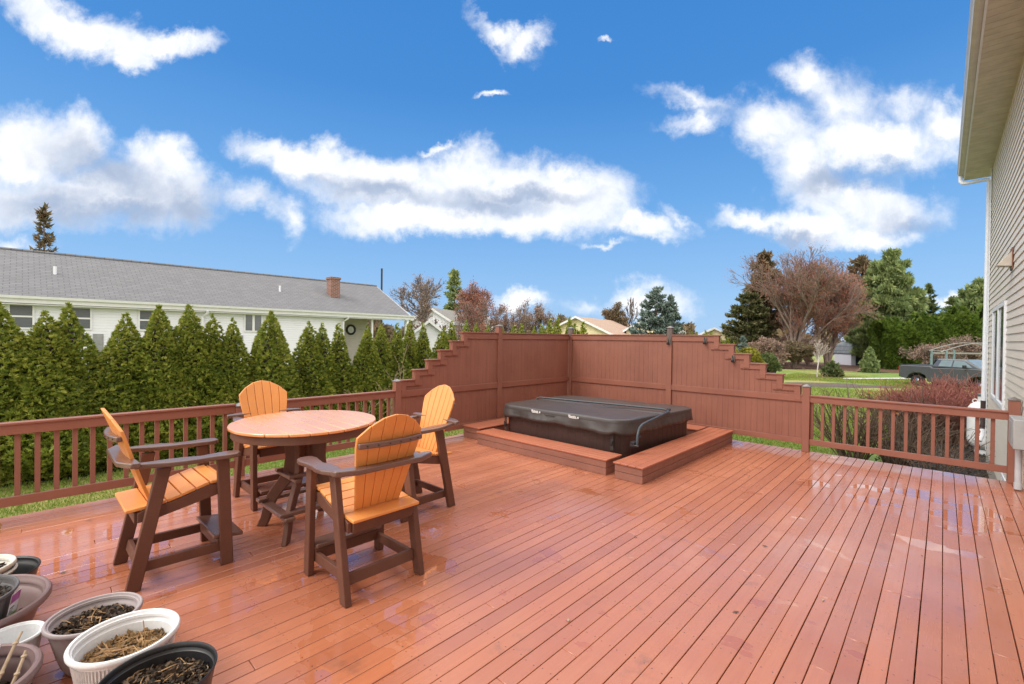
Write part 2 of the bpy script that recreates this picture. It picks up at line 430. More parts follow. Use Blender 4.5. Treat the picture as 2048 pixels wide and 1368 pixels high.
def brick_mat():
    m, t, p = newmat('chimney_brick')
    co = t.node('ShaderNodeTexCoord').outputs['Object']
    s = t.node('ShaderNodeSeparateXYZ', None, i0=co)
    v = t.node('ShaderNodeCombineXYZ', None, i0=t.m('ADD', s.outputs[0], s.outputs[1]), i1=s.outputs[2], i2=0.0).outputs[0]
    br = t.node('ShaderNodeTexBrick', None, Vector=v, Color1=(.22, .065, .040, 1), Color2=(.11, .040, .032, 1), Mortar=(.34, .27, .23, 1), Scale=1.0)
    br.inputs['Mortar Size'].default_value = .012; br.inputs['Brick Width'].default_value = .22; br.inputs['Row Height'].default_value = .075
    c = t.mix(t.m('MULTIPLY', t.smooth(t.noise(co, 7, 4, .6), .58, .72), .5), br.outputs[0], (.38, .19, .13))
    t.set(p.inputs['Base Color'], c); p.inputs['Roughness'].default_value = .9
    return m


M_brick = brick_mat()


def ground_mat():
    m, t, p = newmat('lawn_ground')
    co = t.node('ShaderNodeTexCoord').outputs['Object']
    n1 = t.noise(co, .22, 5, .6); n2 = t.noise(co, 1.7, 5, .65); n3 = t.noise(co, 26, 4, .7)
    c = t.mix(t.smooth(n2, .35, .7), (.125, .215, .036), (.19, .265, .055))
    c = t.mix(t.m('MULTIPLY', t.smooth(n1, .42, .58), .75), c, (.36, .31, .11))
    c = t.mix(t.m('MULTIPLY', t.smooth(n3, .4, .75), .55), c, (.085, .165, .022))
    c = t.mix(t.m('MULTIPLY', t.smooth(t.noise(co, 5, 4, .7), .6, .75), .4), c, (.33, .27, .12))
    t.set(p.inputs['Base Color'], c); p.inputs['Roughness'].default_value = .85
    b = t.node('ShaderNodeBump', None, Strength=.8, Distance=.04, Height=n3)
    t.set(p.inputs['Normal'], b.outputs[0])
    return m


M_ground = ground_mat()
M_mulch = pm('dark_bark_mulch', (.018, .014, .012), (.045, .032, .026), 22, .8, bump=1.0, bscale=30, dist=.04)
M_mulchb = pm('brown_leaf_litter', (.17, .085, .05), (.10, .055, .038), 5, .9, bump=1.0, bscale=12, dist=.05)
M_mulchg = pm('grey_brown_mulch', (.13, .10, .085), (.085, .065, .055), 6, .9, bump=1.0, bscale=12, dist=.05)


# ------------------------------------------------------------------ mesh helpers
class MB:
    """collects faces for ONE mesh object"""
    def __init__(s):
        s.v = []; s.f = []; s.r = []; s.M = Matrix.Identity(4)

    def add(s, vs, fs, rnd=0.0):
        o = len(s.v); s.v += [tuple(s.M @ Vector(q)) for q in vs]; s.f += [tuple(i + o for i in f) for f in fs]; s.r += [rnd] * len(fs)
        return s

    def box(s, x0, y0, z0, x1, y1, z1, rnd=0.0):
        return s.add([(x0, y0, z0), (x1, y0, z0), (x1, y1, z0), (x0, y1, z0), (x0, y0, z1), (x1, y0, z1), (x1, y1, z1), (x0, y1, z1)],
                     [(0, 3, 2, 1), (4, 5, 6, 7), (0, 1, 5, 4), (1, 2, 6, 5), (2, 3, 7, 6), (3, 0, 4, 7)], rnd)

    def hexa(s, b, t):
        """b, t: 4 bottom and 4 top corners, counter-clockwise from above"""
        return s.add(list(b) + list(t), [(0, 3, 2, 1), (4, 5, 6, 7), (0, 1, 5, 4), (1, 2, 6, 5), (2, 3, 7, 6), (3, 0, 4, 7)])

    def prism(s, pts, axis, a, b):
        """polygon pts (2-D) extruded along axis 'x','y','z' from a to b"""
        n = len(pts)
        def P(q, w):
            return {'x': (w, q[0], q[1]), 'y': (q[0], w, q[1]), 'z': (q[0], q[1], w)}[axis]
        vs = [P(q, a) for q in pts] + [P(q, b) for q in pts]
        fs = [tuple(range(n - 1, -1, -1)), tuple(range(n, 2 * n))] + [(i, (i + 1) % n, n + (i + 1) % n, n + i) for i in range(n)]
        return s.add(vs, fs)

    def tube(s, pts, r, n=8, cap=True):
        pts = [Vector(p) for p in pts]; rs = r if isinstance(r, (list, tuple)) else [r] * len(pts)
        o = []; up = Vector((0, 0, 1))
        prev = None
        for i, p in enumerate(pts):
            d = (pts[min(i + 1, len(pts) - 1)] - pts[max(i - 1, 0)]).normalized()
            a = d.cross(up)
            if a.length < 1e-3: a = d.cross(Vector((1, 0, 0)))
            a.normalize()
            if prev is not None:
                a = (prev - d * prev.dot(d)).normalized()
            prev = a
            b = d.cross(a)
            o += [tuple(p + (a * math.cos(2 * PI * k / n) + b * math.sin(2 * PI * k / n)) * rs[i]) for k in range(n)]
        fs = []
        for i in range(len(pts) - 1):
            for k in range(n):
                fs.append((i * n + k, i * n + (k + 1) % n, (i + 1) * n + (k + 1) % n, (i + 1) * n + k))
        if cap: fs += [tuple(range(n - 1, -1, -1)), tuple(range((len(pts) - 1) * n, len(pts) * n))]
        return s.add(o, fs)

    def lathe(s, prof, c=(0, 0), n=48, closed=False, sx=1.0, sy=1.0):
        vs = []
        for r, z in prof:
            vs += [(c[0] + r * sx * math.cos(2 * PI * k / n), c[1] + r * sy * math.sin(2 * PI * k / n), z) for k in range(n)]
        m = len(prof); fs = []
        for i in range(m if closed else m - 1):
            j = (i + 1) % m
            for k in range(n):
                fs.append((i * n + k, i * n + (k + 1) % n, j * n + (k + 1) % n, j * n + k))
        return s.add(vs, fs)

    def build(s, name, mat, parent=None, bevel=0.0, smooth=False, seg=2):
        me = bpy.data.meshes.new(name); me.from_pydata(s.v, [], s.f); me.update()
        if any(s.r):
            a = me.attributes.new('rnd', 'FLOAT', 'FACE'); a.data.foreach_set('value', s.r)
        bm = bmesh.new(); bm.from_mesh(me); bmesh.ops.recalc_face_normals(bm, faces=bm.faces); bm.to_mesh(me); bm.free()
        me.materials.append(mat)
        o = bpy.data.objects.new(name, me); COL.objects.link(o)
        if parent is not None: o.parent = parent
        if bevel:
            b = o.modifiers.new('bevel', 'BEVEL'); b.width = bevel; b.segments = seg; b.limit_method = 'ANGLE'; b.angle_limit = math.radians(35)
        if smooth or bevel:
            me.polygons.foreach_set('use_smooth', [True] * len(me.polygons))
            try:
                me.set_sharp_from_angle(angle=math.radians(38))
            except Exception:
                pass
        return o


def tag(o, label=None, cat=None, group=None, kind=None):
    if label: o['label'] = label
    if cat: o['category'] = cat
    if group: o['group'] = group
    if kind: o['kind'] = kind
    return o


def empty(name, loc=(0, 0, 0), rz=0.0, label=None, cat=None, group=None):
    o = bpy.data.objects.new(name, None); COL.objects.link(o)
    o.location = loc; o.rotation_euler = (0, 0, rz); o.empty_display_size = .2
    return tag(o, label, cat, group)


def copy_tree(o, parent=None):
    c = o.copy(); COL.objects.link(c); c.parent = parent
    for ch in list(o.children): copy_tree(ch, c)
    return c


def npmesh(name, V, F, mat, rnd=None, parent=None, smooth=False):
    """fast mesh from arrays; F is (n,3) or (n,4)"""
    me = bpy.data.meshes.new(name)
    k = F.shape[1]; n = len(F)
    me.vertices.add(len(V)); me.vertices.foreach_set('co', V.astype(np.float32).ravel())
    me.loops.add(n * k); me.loops.foreach_set('vertex_index', F.astype(np.int32).ravel())
    me.polygons.add(n); me.polygons.foreach_set('loop_start', np.arange(0, n * k, k, dtype=np.int32))
    me.polygons.foreach_set('loop_total', np.full(n, k, dtype=np.int32))
    me.update(calc_edges=True); me.validate()
    if rnd is not None:
        a = me.attributes.new('rnd', 'FLOAT', 'FACE'); a.data.foreach_set('value', rnd.astype(np.float32))
    me.materials.append(mat)
    if smooth: me.polygons.foreach_set('use_smooth', np.ones(n, dtype=bool))
    o = bpy.data.objects.new(name, me); COL.objects.link(o)
    if parent is not None: o.parent = parent
    return o


# ------------------------------------------------------------------ foliage helpers
def norm(a): return a / np.maximum(np.linalg.norm(a, axis=-1, keepdims=True), 1e-9)


def lobes(angs, L, wdt, z=.0):
    v = []; f = []
    for a, l in zip(angs, L):
        d = np.array([math.sin(a), math.cos(a)]); n = np.array([d[1], -d[0]])
        o = len(v)
        zz = z * math.sin(3 * a + 1)
        v += [(0, 0, 0), (*(d * l * .5 + n * wdt), zz), (*(d * l), zz * 2), (*(d * l * .5 - n * wdt), -zz)]
        f.append((o, o + 1, o + 2, o + 3))
    return np.array(v, float), np.array(f)


T_SPRAY = lobes([-1.15, -.62, -.15, .3, .8, 1.3], [.55, .85, 1.0, .95, .8, .5], .15, .12)
T_NEEDLE = lobes([-1.5, -1.0, -.5, -.1, .35, .8, 1.3], [.6, .85, 1, .95, 1, .8, .6], .045, .35)
T_TWIG = lobes([-.8, -.25, .3, .85], [.7, 1, .95, .7], .11, .2)
T_LEAF = lobes([0], [1], .28)
T_BLADE = lobes([0], [1], .09)


def scatter(T, P, Dr, S, rng, flat=None):
    """one copy of template T at every point P, growing along Dr, size S; flat=normal the blade lies across"""
    tv, tf = T
    n = len(P); y = norm(Dr)
    r = rng.normal(size=(n, 3)) if flat is None else flat + rng.normal(size=(n, 3)) * .35
    x = norm(np.cross(y, r)); z = np.cross(x, y)
    V = P[:, None, :] + (x[:, None, :] * tv[None, :, :1] + y[:, None, :] * tv[None, :, 1:2] + z[:, None, :] * tv[None, :, 2:3]) * S[:, None, None]
    F = tf[None] + (np.arange(n) * len(tv))[:, None, None]
    rn = np.repeat(rng.random(n), len(tf))
    return V.reshape(-1, 3), F.reshape(-1, tf.shape[1]), rn


def cat_(parts):
    V = []; F = []; R = []; o = 0
    for v, f, r in parts:
        V.append(v); F.append(f + o); R.append(r); o += len(v)
    return np.concatenate(V), np.concatenate(F), np.concatenate(R)


def lumps(th, t, rng, k=5):
    s = np.zeros_like(th)
    for _ in range(k):
        a, b, c = rng.integers(1, 6), rng.uniform(4, 16), rng.uniform(0, 6.28)
        s += np.sin(a * th + b * t + c)
    return s / k


LM_arb = leafmat('arborvitae_foliage', [(.10, (0.064, 0.098, 0.024)), (.40, (0.183, 0.236, 0.038)), (.66, (0.311, 0.346, 0.053)), (1.0, (0.493, 0.473, 0.110))], .5, .3)
LM_pine = leafmat('white_pine_needles', [(.1, (0.102, 0.145, 0.062)), (.5, (0.219, 0.289, 0.114)), (1, (0.386, 0.434, 0.176))], .6, .2, .35)
LM_spruce = leafmat('blue_spruce_needles', [(.1, (0.069, 0.100, 0.088)), (.5, (0.163, 0.219, 0.194)), (1, (0.300, 0.362, 0.325))], .6, .15, 1.0)
LM_dark = leafmat('dark_evergreen_needles', [(.1, (0.048, 0.072, 0.030)), (.5, (0.109, 0.162, 0.057)), (1, (0.240, 0.247, 0.095))], .6, .15, .4)
LM_browng = leafmat('bronze_pine_needles', [(.1, (0.083, 0.078, 0.045)), (.5, (0.173, 0.143, 0.083)), (1, (0.315, 0.195, 0.128))], .6, .15, .4)
LM_olive = leafmat('olive_evergreen_foliage', [(.1, (.050, .066, .028)), (.5, (.115, .130, .050)), (1, (.23, .19, .10))], .6, .15, .4)
LM_hedge = leafmat('hedge_foliage', [(.1, (0.035, 0.069, 0.014)), (.5, (0.092, 0.156, 0.023)), (1, (0.184, 0.242, 0.035))], .55, .2, .5)
LM_red = leafmat('red_maple_buds', [(0, (.22, .12, .095)), (.5, (.34, .155, .115)), (1, (.46, .20, .14))], .7, .2, .3)
LM_bud = leafmat('brown_buds', [(0, (.24, .17, .14)), (1, (.42, .29, .23))], .7, .2)
LM_gold = leafmat('golden_cypress_foliage', [(.1, (.10, .11, .015)), (.6, (.27, .26, .035)), (1, (.38, .34, .06))], .55, .2, 1.5)
LM_grass = leafmat('grass_blades', [(.1, (0.080, 0.150, 0.017)), (.55, (0.175, 0.271, 0.036)), (1, (0.438, 0.365, 0.109))], .6, .35, .6)
LM_stem = leafmat('red_dogwood_stems', [(.15, (.20, .135, .10)), (.5, (.235, .135, .10)), (.8, (.27, .098, .078)), (1, (.31, .098, .078))], .6, 0, .3)
LM_chip = leafmat('mulch_chips', [(0, (.015, .012, .010)), (.6, (.045, .033, .026)), (1, (.16, .12, .09))], .8, 0)


def arb_mesh(h, R, n, seed, size=(.062, .118)):
    rng = np.random.default_rng(seed)
    t = 1 - np.sqrt(rng.random(n)); t = np.clip(t * 1.02 - .01 + rng.normal(size=n) * .012, 0, .995)
    th = rng.random(n) * 2 * PI
    prof = np.clip(1.18 * (1 - t) ** .92, .02, .98) * np.minimum(1, .80 + t * 1.6)
    lead = 1 + .27 * lumps(th, t, np.random.default_rng(seed + 7))
    dep = np.where(rng.random(n) < .78, rng.uniform(.88, 1.05, n), rng.uniform(.5, .88, n))
    r = R * prof * (1 + (lead - 1) * (1 + .8 * t)) * dep
    P = np.stack([r * np.cos(th), r * np.sin(th), .08 + t * (h - .12)], 1)
    outw = np.stack([np.cos(th), np.sin(th), np.zeros(n)], 1)
    Dr = outw * .75 + np.array([0, 0, .75]) + rng.normal(size=(n, 3)) * .45
    S = rng.uniform(*size, n) * (1 - .35 * t)
    flat = outw * .6 + rng.normal(size=(n, 3)) * .6
    return scatter(T_SPRAY, P, Dr, S, rng, flat)


def core_profile(h, R, k=.62):
    return [(R * k * max((1 - t) ** .85, .02) * min(1, .8 + t * 1.6), .1 + t * (h - .35)) for t in np.linspace(0, .97, 9)]


def arb_proto(h, R, n, seed, name='arborvitae', size=(.062, .118), lm=None):
    root = empty(name)
    V, F, rn = arb_mesh(h, R, n, seed, size)
    npmesh('crown', V, F, lm or LM_arb, rn, root)
    MB().lathe(core_profile(h, R), n=14).build('inner_branches', M_barkd, root, smooth=True)
    MB().tube([(0, 0, -.05), (0, 0, h * .5), (.02, 0, h * .85)], [.07, .045, .015], 6).build('trunk', M_bark, root)
    return root


def conifer(name, h, R, levels, seed, lm, tmpl=T_NEEDLE, size=(.25, .4), per=22, power=1.0, droop=-.05, base=.12, nb=6, trunk=.16, flatness=.8, jag=.35, rise=.25, wide=.20, bark=None, top_dense=1.0):
    rng = np.random.default_rng(seed)
    root = empty(name)
    P = []; Dr = []; wood = MB()
    wood.tube([(0, 0, -.1), (.03 * h * .1, 0, h * .5), (0, 0, h * .97)], [trunk, trunk * .6, .02], 7)
    for L in range(levels):
        t = base + (1 - base) * (L + rng.uniform(-.3, .3)) / levels
        if t > .985: continue
        bl0 = R * (1 - t) ** power * min(1, .72 + (t - base) * 2.2)
        k = max(3, int(nb * (1 - .4 * t)))
        a0 = rng.random() * 6.28
        for b in range(k):
            a = a0 + 2 * PI * b / k + rng.normal() * .25
            bl = max(bl0 * (1 - jag * rng.random() ** 1.5), R * .06)
            zt = t * h + rng.normal() * .02 * h
            pts = []
            for s in np.linspace(0, 1, 5):
                pts.append(np.array([math.cos(a) * bl * s, math.sin(a) * bl * s, zt + droop * bl * 4 * s * (1 - s) + rise * bl * s * s]))
            wood.tube([tuple(q) for q in pts], [max(.012, bl * .018 * (1 - s)) + .006 for s in np.linspace(0, 1, 5)], 3, cap=False)
            m = max(4, int(per * bl / R * (1 + .3 * rng.random())))
            s = rng.uniform(.18, 1, m) ** .75
            q = np.array(pts); idx = np.clip((s * 4).astype(int), 0, 3); fr = s * 4 - idx
            base_p = q[idx] * (1 - fr)[:, None] + q[idx + 1] * fr[:, None]
            side = np.array([-math.sin(a), math.cos(a), 0])
            lat = rng.normal(size=m) * wide * bl * (1.15 - s)
            pp = base_p + side[None] * lat[:, None] + rng.normal(size=(m, 3)) * np.array([.03, .03, .02]) * bl
            P.append(pp)
            dd = np.array([math.cos(a), math.sin(a), .28])[None] * np.ones((m, 1)) + side[None] * np.sign(lat)[:, None] * .6 + rng.normal(size=(m, 3)) * .3
            Dr.append(dd)
    mtop = int(per * 1.5 * top_dense)
    P.append(np.stack([rng.normal(size=mtop) * .03 * R, rng.normal(size=mtop) * .03 * R, h * rng.uniform(.90, 1.0, mtop)], 1)); Dr.append(rng.normal(size=(mtop, 3)) * .5 + [0, 0, 1])
    P = np.concatenate(P); Dr = np.concatenate(Dr)
    S = rng.uniform(*size, len(P))
    fl = np.tile(np.array([[0, 0, 1.0]]), (len(P), 1)) * flatness + rng.normal(size=(len(P), 3)) * .35
    V, F, rn = scatter(tmpl, P, Dr, S, rng, fl)
    npmesh('crown', V, F, lm, rn, root)
    wood.build('trunk', bark or M_bark, root)
    return root


def skeleton(rng, h, depth, spread, seglen=.26, nfork=3, lean=.0, trunk_frac=.18, up=.35, decay=.72, r0=.14, ratio=.62, curl=.12):
    """recursive branching; returns (segments with radii, twig tips)"""
    segs = []; tips = []
    def grow(p, d, L, r, k):
        n = 3
        for i in range(n):
            d2 = d + rng.normal(size=3) * curl; d2[2] += up * .12; d2 /= np.linalg.norm(d2)
            q = p + d2 * L / n
            segs.append((p, q, r * (1 - .25 * i / n), r * (1 - .25 * (i + 1) / n))); p, d = q, d2
            if k > 0 and i < n - 1 and rng.random() < .5:
                fork(p, d, L * decay * rng.uniform(.5, .8), r * .5, k - 1)
        if k == 0:
            tips.append((p, d)); return
        for _ in range(nfork if rng.random() < .7 else nfork - 1):
            fork(p, d, L * decay * rng.uniform(.75, 1.1), r * ratio, k - 1)
    def fork(p, d, L, r, k):
        a = rng.normal(size=3); a -= a.dot(d) * d; a /= np.linalg.norm(a)
        ang = spread * rng.uniform(.5, 1.3)
        grow(p, d * math.cos(ang) + a * math.sin(ang), L, r, k)
    grow(np.zeros(3), np.array([lean, 0, 1.0]) / math.hypot(lean, 1), h * trunk_frac, r0, depth)
    return segs, tips


def segs_mesh(segs, sides=3, rmin=.004):
    A = np.array([s[0] for s in segs]); B = np.array([s[1] for s in segs])
    ra = np.maximum(np.array([s[2] for s in segs]), rmin); rb = np.maximum(np.array([s[3] for s in segs]), rmin)
    d = norm(B - A); ref = np.where(np.abs(d[:, 2:3]) > .9, np.array([[1., 0, 0]]), np.array([[0, 0, 1.]]))
    x = norm(np.cross(d, ref)); y = np.cross(d, x)
    V = []
    for e, r in ((A, ra), (B, rb)):
        for k in range(sides):
            c, s_ = math.cos(2 * PI * k / sides), math.sin(2 * PI * k / sides)
            V.append(e + (x * c + y * s_) * r[:, None])
    V = np.stack(V, 1)  # n, 2*sides, 3
    f = np.array([(k, (k + 1) % sides, sides + (k + 1) % sides, sides + k) for k in range(sides)])
    F = f[None] + (np.arange(len(segs)) * 2 * sides)[:, None, None]
    return V.reshape(-1, 3), F.reshape(-1, 4)


def bare_tree(name, h, seed, depth=5, spread=.5, bark=None, bud=None, nbud=3, bsize=(.06, .12), r0=.14, rmin=.008, squash=(1, 1), stems=1, **kw):
    rng = np.random.default_rng(seed)
    segs = []; tips = []
    for s in range(stems):
        sg, tp = skeleton(rng, h, depth, spread, r0=r0, lean=rng.normal() * .25 if stems > 1 else 0, **kw)
        off = np.zeros(3)
        segs += [(a + off, b + off, c, d) for a, b, c, d in sg]; tips += [(a + off, b) for a, b in tp]
    zmax = max(s[1][2] for s in segs); k = h / zmax
    ks = np.array([k * squash[0], k * squash[1], k])
    segs = [(a * ks, b * ks, c, d) for a, b, c, d in segs]; tips = [(a * ks, b) for a, b in tips]
    root = empty(name)
    big = [s for s in segs if s[2] > r0 * .36]; small = [s for s in segs if s[2] <= r0 * .36]
    V, F = segs_mesh(big, 6); npmesh('trunk', V, F, bark or M_bark, None, root, smooth=True)
    V, F = segs_mesh(small, 3, rmin); 
    npmesh('branches', V, F, bark or M_bark, None, root)
    if bud is not None:
        T = np.array([t[0] for t in tips]); Dd = np.array([t[1] for t in tips])
        P = np.repeat(T, nbud, 0) + rng.normal(size=(len(T) * nbud, 3)) * .02 * h
        Dr = np.repeat(Dd, nbud, 0) + rng.normal(size=(len(P), 3)) * .6
        V, F, rn = scatter(T_LEAF, P, Dr, rng.uniform(*bsize, len(P)), rng)
        npmesh('buds', V, F, bud, rn, root)
    return root


def place(o, x, y, z=-1.0, rz=0.0, s=1.0, label=None, cat=None, group=None):
    o.location = (x, y, z); o.rotation_euler = (0, 0, rz); o.scale = (s, s, s) if not isinstance(s, tuple) else s
    return tag(o, label, cat, group)

# =================================================================== THE GROUND
g = MB(); g.add([(-900, -900, -1), (900, -900, -1), (900, 1500, -1), (-900, 1500, -1)], [(0, 1, 2, 3)])
tag(g.build('ground', M_ground), kind='structure')


def patch(name, mat, cx, cy, rx, ry, rot, z, seed, kind='structure', n=60, wob=.12):
    rng = np.random.default_rng(seed); vs = [(cx, cy, z + .05)]
    for k in range(n):
        a = 2 * PI * k / n; q = 1 + wob * (math.sin(3 * a + seed) + .6 * math.sin(7 * a + 2 * seed) + .4 * rng.normal())
        x, y = rx * q * math.cos(a), ry * q * math.sin(a)
        vs.append((cx + x * math.cos(rot) - y * math.sin(rot), cy + x * math.sin(rot) + y * math.cos(rot), z))
    o = MB().add(vs, [(0, 1 + k, 1 + (k + 1) % n) for k in range(n)]).build(name, mat)
    return tag(o, kind=kind)


# mulch bed along the far side of the deck and the house
MB().add([(-1.0, 8.1, -.99), (6, 8.1, -.99), (6, 21, -.99), (1.0, 21.5, -.99), (-.9, 20.5, -.99), (-1.35, 17.5, -.99), (-1.2, 15, -.99), (-.75, 12.6, -.99), (-.85, 10, -.99)],
         [tuple(range(9))]).build('mulch_bed', M_mulch)['kind'] = 'structure'
# mulch strip under the arborvitae row
MB().add([(-13.6, -4, -.99)] + [(-11.75 + .12 * math.sin(y * 1.7) + .05 * math.sin(y * 5.1), y, -.985) for y in np.linspace(-4, 42, 90)] + [(-13.6, 42, -.99)],
         [tuple(range(92))]).build('mulch_strip', M_mulch)['kind'] = 'structure'
patch('planting_bed', M_mulchg, -4.95, 34.2, 3.4, 1.5, math.atan2(.684, .729) - .08, -.985, 3)
patch('leaf_litter', M_mulchb, -10.6, 60.0, 10.5, 9.5, .5, -.985, 5)
patch('leaf_litter', M_mulchb, -2.6, 62.5, 5.5, 3.0, .8, -.98, 8)
patch('mulch_ring', M_mulchb, -6.3, 41.2, 2.0, 1.1, .75, -.98, 6)
patch('mulch_ring', M_mulch, -4.7, 52.0, 1.2, .8, .75, -.975, 9)

rng = np.random.default_rng(5)
# grass blades where the lawn shows near the deck
def grass(n, x0, x1, y0, y1, hs, seed, pred=None):
    r = np.random.default_rng(seed)
    P = np.stack([r.uniform(x0, x1, n), r.uniform(y0, y1, n), np.full(n, -1.0)], 1)
    if pred is not None: P = P[pred(P)]
    Dr = r.normal(size=(len(P), 3)) * .42 + [0, 0, 1]
    return scatter(T_BLADE, P, Dr, r.uniform(*hs, len(P)), r)
pr_ = [grass(95000, -11.9, -6.1, -1.2, 12, (.035, .085), 1),
       grass(26000, -9.5, -2, 8.4, 20, (.05, .10), 2),
       grass(52000, -5.5, -.8, 8.4, 24, (.045, .10), 3, lambda P: P[:, 0] < -1.15 - .15 * np.sin(P[:, 1])),
       grass(40000, -9, -1.2, 24, 44, (.06, .14), 4, lambda P: ((P[:, 0] + 4.95) / 3.6) ** 2 + ((P[:, 1] - 34.2) / 2.6) ** 2 > 1)]
V, F, R_ = cat_(pr_)
tag(npmesh('grass', V, F, LM_grass, R_), 'short green lawn grass growing round the raised deck', 'grass', kind='stuff')
# mulch chips
P = np.stack([rng.uniform(-1.1, 1.2, 9000), rng.uniform(8.3, 20, 9000), np.full(9000, -.975)], 1)
Dr = rng.normal(size=(9000, 3)) * [1, 1, .3]
V, F, R_ = scatter(T_LEAF, P, Dr, rng.uniform(.02, .07, 9000), rng)
tag(npmesh('mulch', V, F, LM_chip, R_), 'wet dark bark chips in the bed between deck and house', 'mulch', kind='stuff')

# =================================================================== THE DECK
def xl(y): return -6.1145 + .01763 * y          # face line of the left railing
random.seed(4)
dk = MB()
n = -62
rows = []
while X0B + n * PITCHB < .72:
    xa = X0B + n * PITCHB + .0021; xb = X0B + (n + 1) * PITCHB - .0021
    xb = min(xb, .715)
    ystart = -2.6
    # the left-most boards end on the slightly skewed edge
    if xa < xl(8.3) - .02:
        ystart = max(ystart, -2.6); yend = (xa + 6.1145 + .02) / .01763
        if yend < -2.5: n += 1; continue
        yend = min(8.335, yend)
    else:
        yend = 8.335
    y = ystart; jt = [ystart]
    q = ystart + random.choice([.406 * k for k in range(2, 12)])
    while q < yend - .5:
        jt.append(round(q / .406) * .406); q += .406 * random.choice([6, 8, 9, 12])
    jt.append(yend)
    for a, b in zip(jt[:-1], jt[1:]):
        if b - a > .05:
            wv = random.uniform(-.0008, .0008)
            dk.box(xa + wv, a + .0012, -.026, xb + wv, b - .0012, random.uniform(-.0009, .0006), random.random() * .98 + .01)
    n += 1
deck = tag(dk.build('deck', M_deck, bevel=.0022, seg=1), kind='structure')
# edge board laid along the left railing and the rim boards under the deck
eb = MB(); dx = .01763
for (a, b) in ((-2.6, 1.9), (1.903, 6.2), (6.203, 8.335)):
    eb.add([(xl(a) - .10, a, -.03), (xl(a) + .045, a, -.03), (xl(b) + .045, b, -.03), (xl(b) - .10, b, -.03),
            (xl(a) - .10, a, .004), (xl(a) + .045, a, .004), (xl(b) + .045, b, .004), (xl(b) - .10, b, .004)],
           [(0, 3, 2, 1), (4, 5, 6, 7), (0, 1, 5, 4), (1, 2, 6, 5), (2, 3, 7, 6), (3, 0, 4, 7)], .4)
o = eb.build('deck_edge_board', M_deck, deck, bevel=.003, seg=1)
fs = MB()
fs.box(-6.0, 8.28, -.30, .70, 8.318, -.0275)
fs.hexa([(xl(-2.6) - .085, -2.6, -.3), (xl(-2.6) - .05, -2.6, -.3), (xl(8.28) - .05, 8.28, -.3), (xl(8.28) - .085, 8.28, -.3)],
        [(xl(-2.6) - .085, -2.6, -.0315), (xl(-2.6) - .05, -2.6, -.0315), (xl(8.28) - .05, 8.28, -.0315), (xl(8.28) - .085, 8.28, -.0315)])
for k in range(-6, 21): fs.box(-6.0, k * .406 - .018, -.22, .69, k * .406 + .018, -.0275)
fs.build('deck_joists', M_sideb, deck)
fp = MB()
for x in (-5.6, -3.6, -1.6, .3):
    for y in (-2, 1.6, 4.9, 8.18): fp.box(x, y, -1.05, x + .1, y + .1, -.221)
fp.build('deck_footings', M_sideb, deck)


# =================================================================== FENCES  (local: x along, -y faces the deck)
def post(par, s, top, mat=M_fv, grey_from=None, depth=.095):
    p = empty('post', (s, 0, 0)); p.parent = par
    z1 = grey_from or top
    MB().box(-.05, 0, .0005, .05, depth, z1).build('shaft', mat, p, bevel=.004)
    if grey_from:
        MB().box(-.0465, .0035, grey_from, .0465, depth - .0035, top).build('bare_top', M_bare, p, bevel=.004)
    c = MB(); e = .057
    c.box(-e, .0475 - e, top, e, .0475 + e, top + .007)
    c.add([(-e, .0475 - e, top + .0072), (e, .0475 - e, top + .0072), (e, .0475 + e, top + .0072), (-e, .0475 + e, top + .0072), (0, .0475, top + .042)],
          [(0, 1, 4), (1, 2, 4), (2, 3, 4), (3, 0, 4), (0, 3, 2, 1)])
    c.build('post_cap', M_cap, p)
    return p


ZC, ZB0, ZB1, ZR = .876, .117, .200, .765


def railing(par, a, b, pitch, phase):
    MB().box(a, -.004, ZC - .022, b, .094, ZC).build('rail_cap', M_fh, par, bevel=.004)
    MB().box(a, .014, ZR, b, .052, ZC - .0225).build('top_rail', M_fh, par, bevel=.003)
    MB().box(a, .014, ZB0, b, .052, ZB1).build('bottom_rail', M_fh, par, bevel=.003)
    k = a + phase; first = None
    while k < b - .02:
        if first is None:
            first = MB().box(-.0195, .053, ZB0 + .012, .0195, .091, ZC - .0228).build('baluster', M_fv, par, bevel=.002); first.location = (k, 0, 0)
        else:
            o = first.copy(); COL.objects.link(o); o.parent = par; o.location = (k, 0, 0)
        k += pitch


def board_panel(name, par, segs, mat=M_fv):
    """segs: (s0, s1, z0, z1) filled with narrow vertical boards"""
    mb = MB()
    for s0, s1, z0, z1 in segs:
        nb = max(1, round((s1 - s0) / .092)); wd = (s1 - s0) / nb
        for k in range(nb):
            mb.box(s0 + k * wd + .0006, .034, z0, s0 + (k + 1) * wd - .0006, .052, z1)
        mb.box(s0, .0525, z0, s1, .058, z1 - .002)
    return mb.build(name, mat, par, bevel=.0014, seg=1)


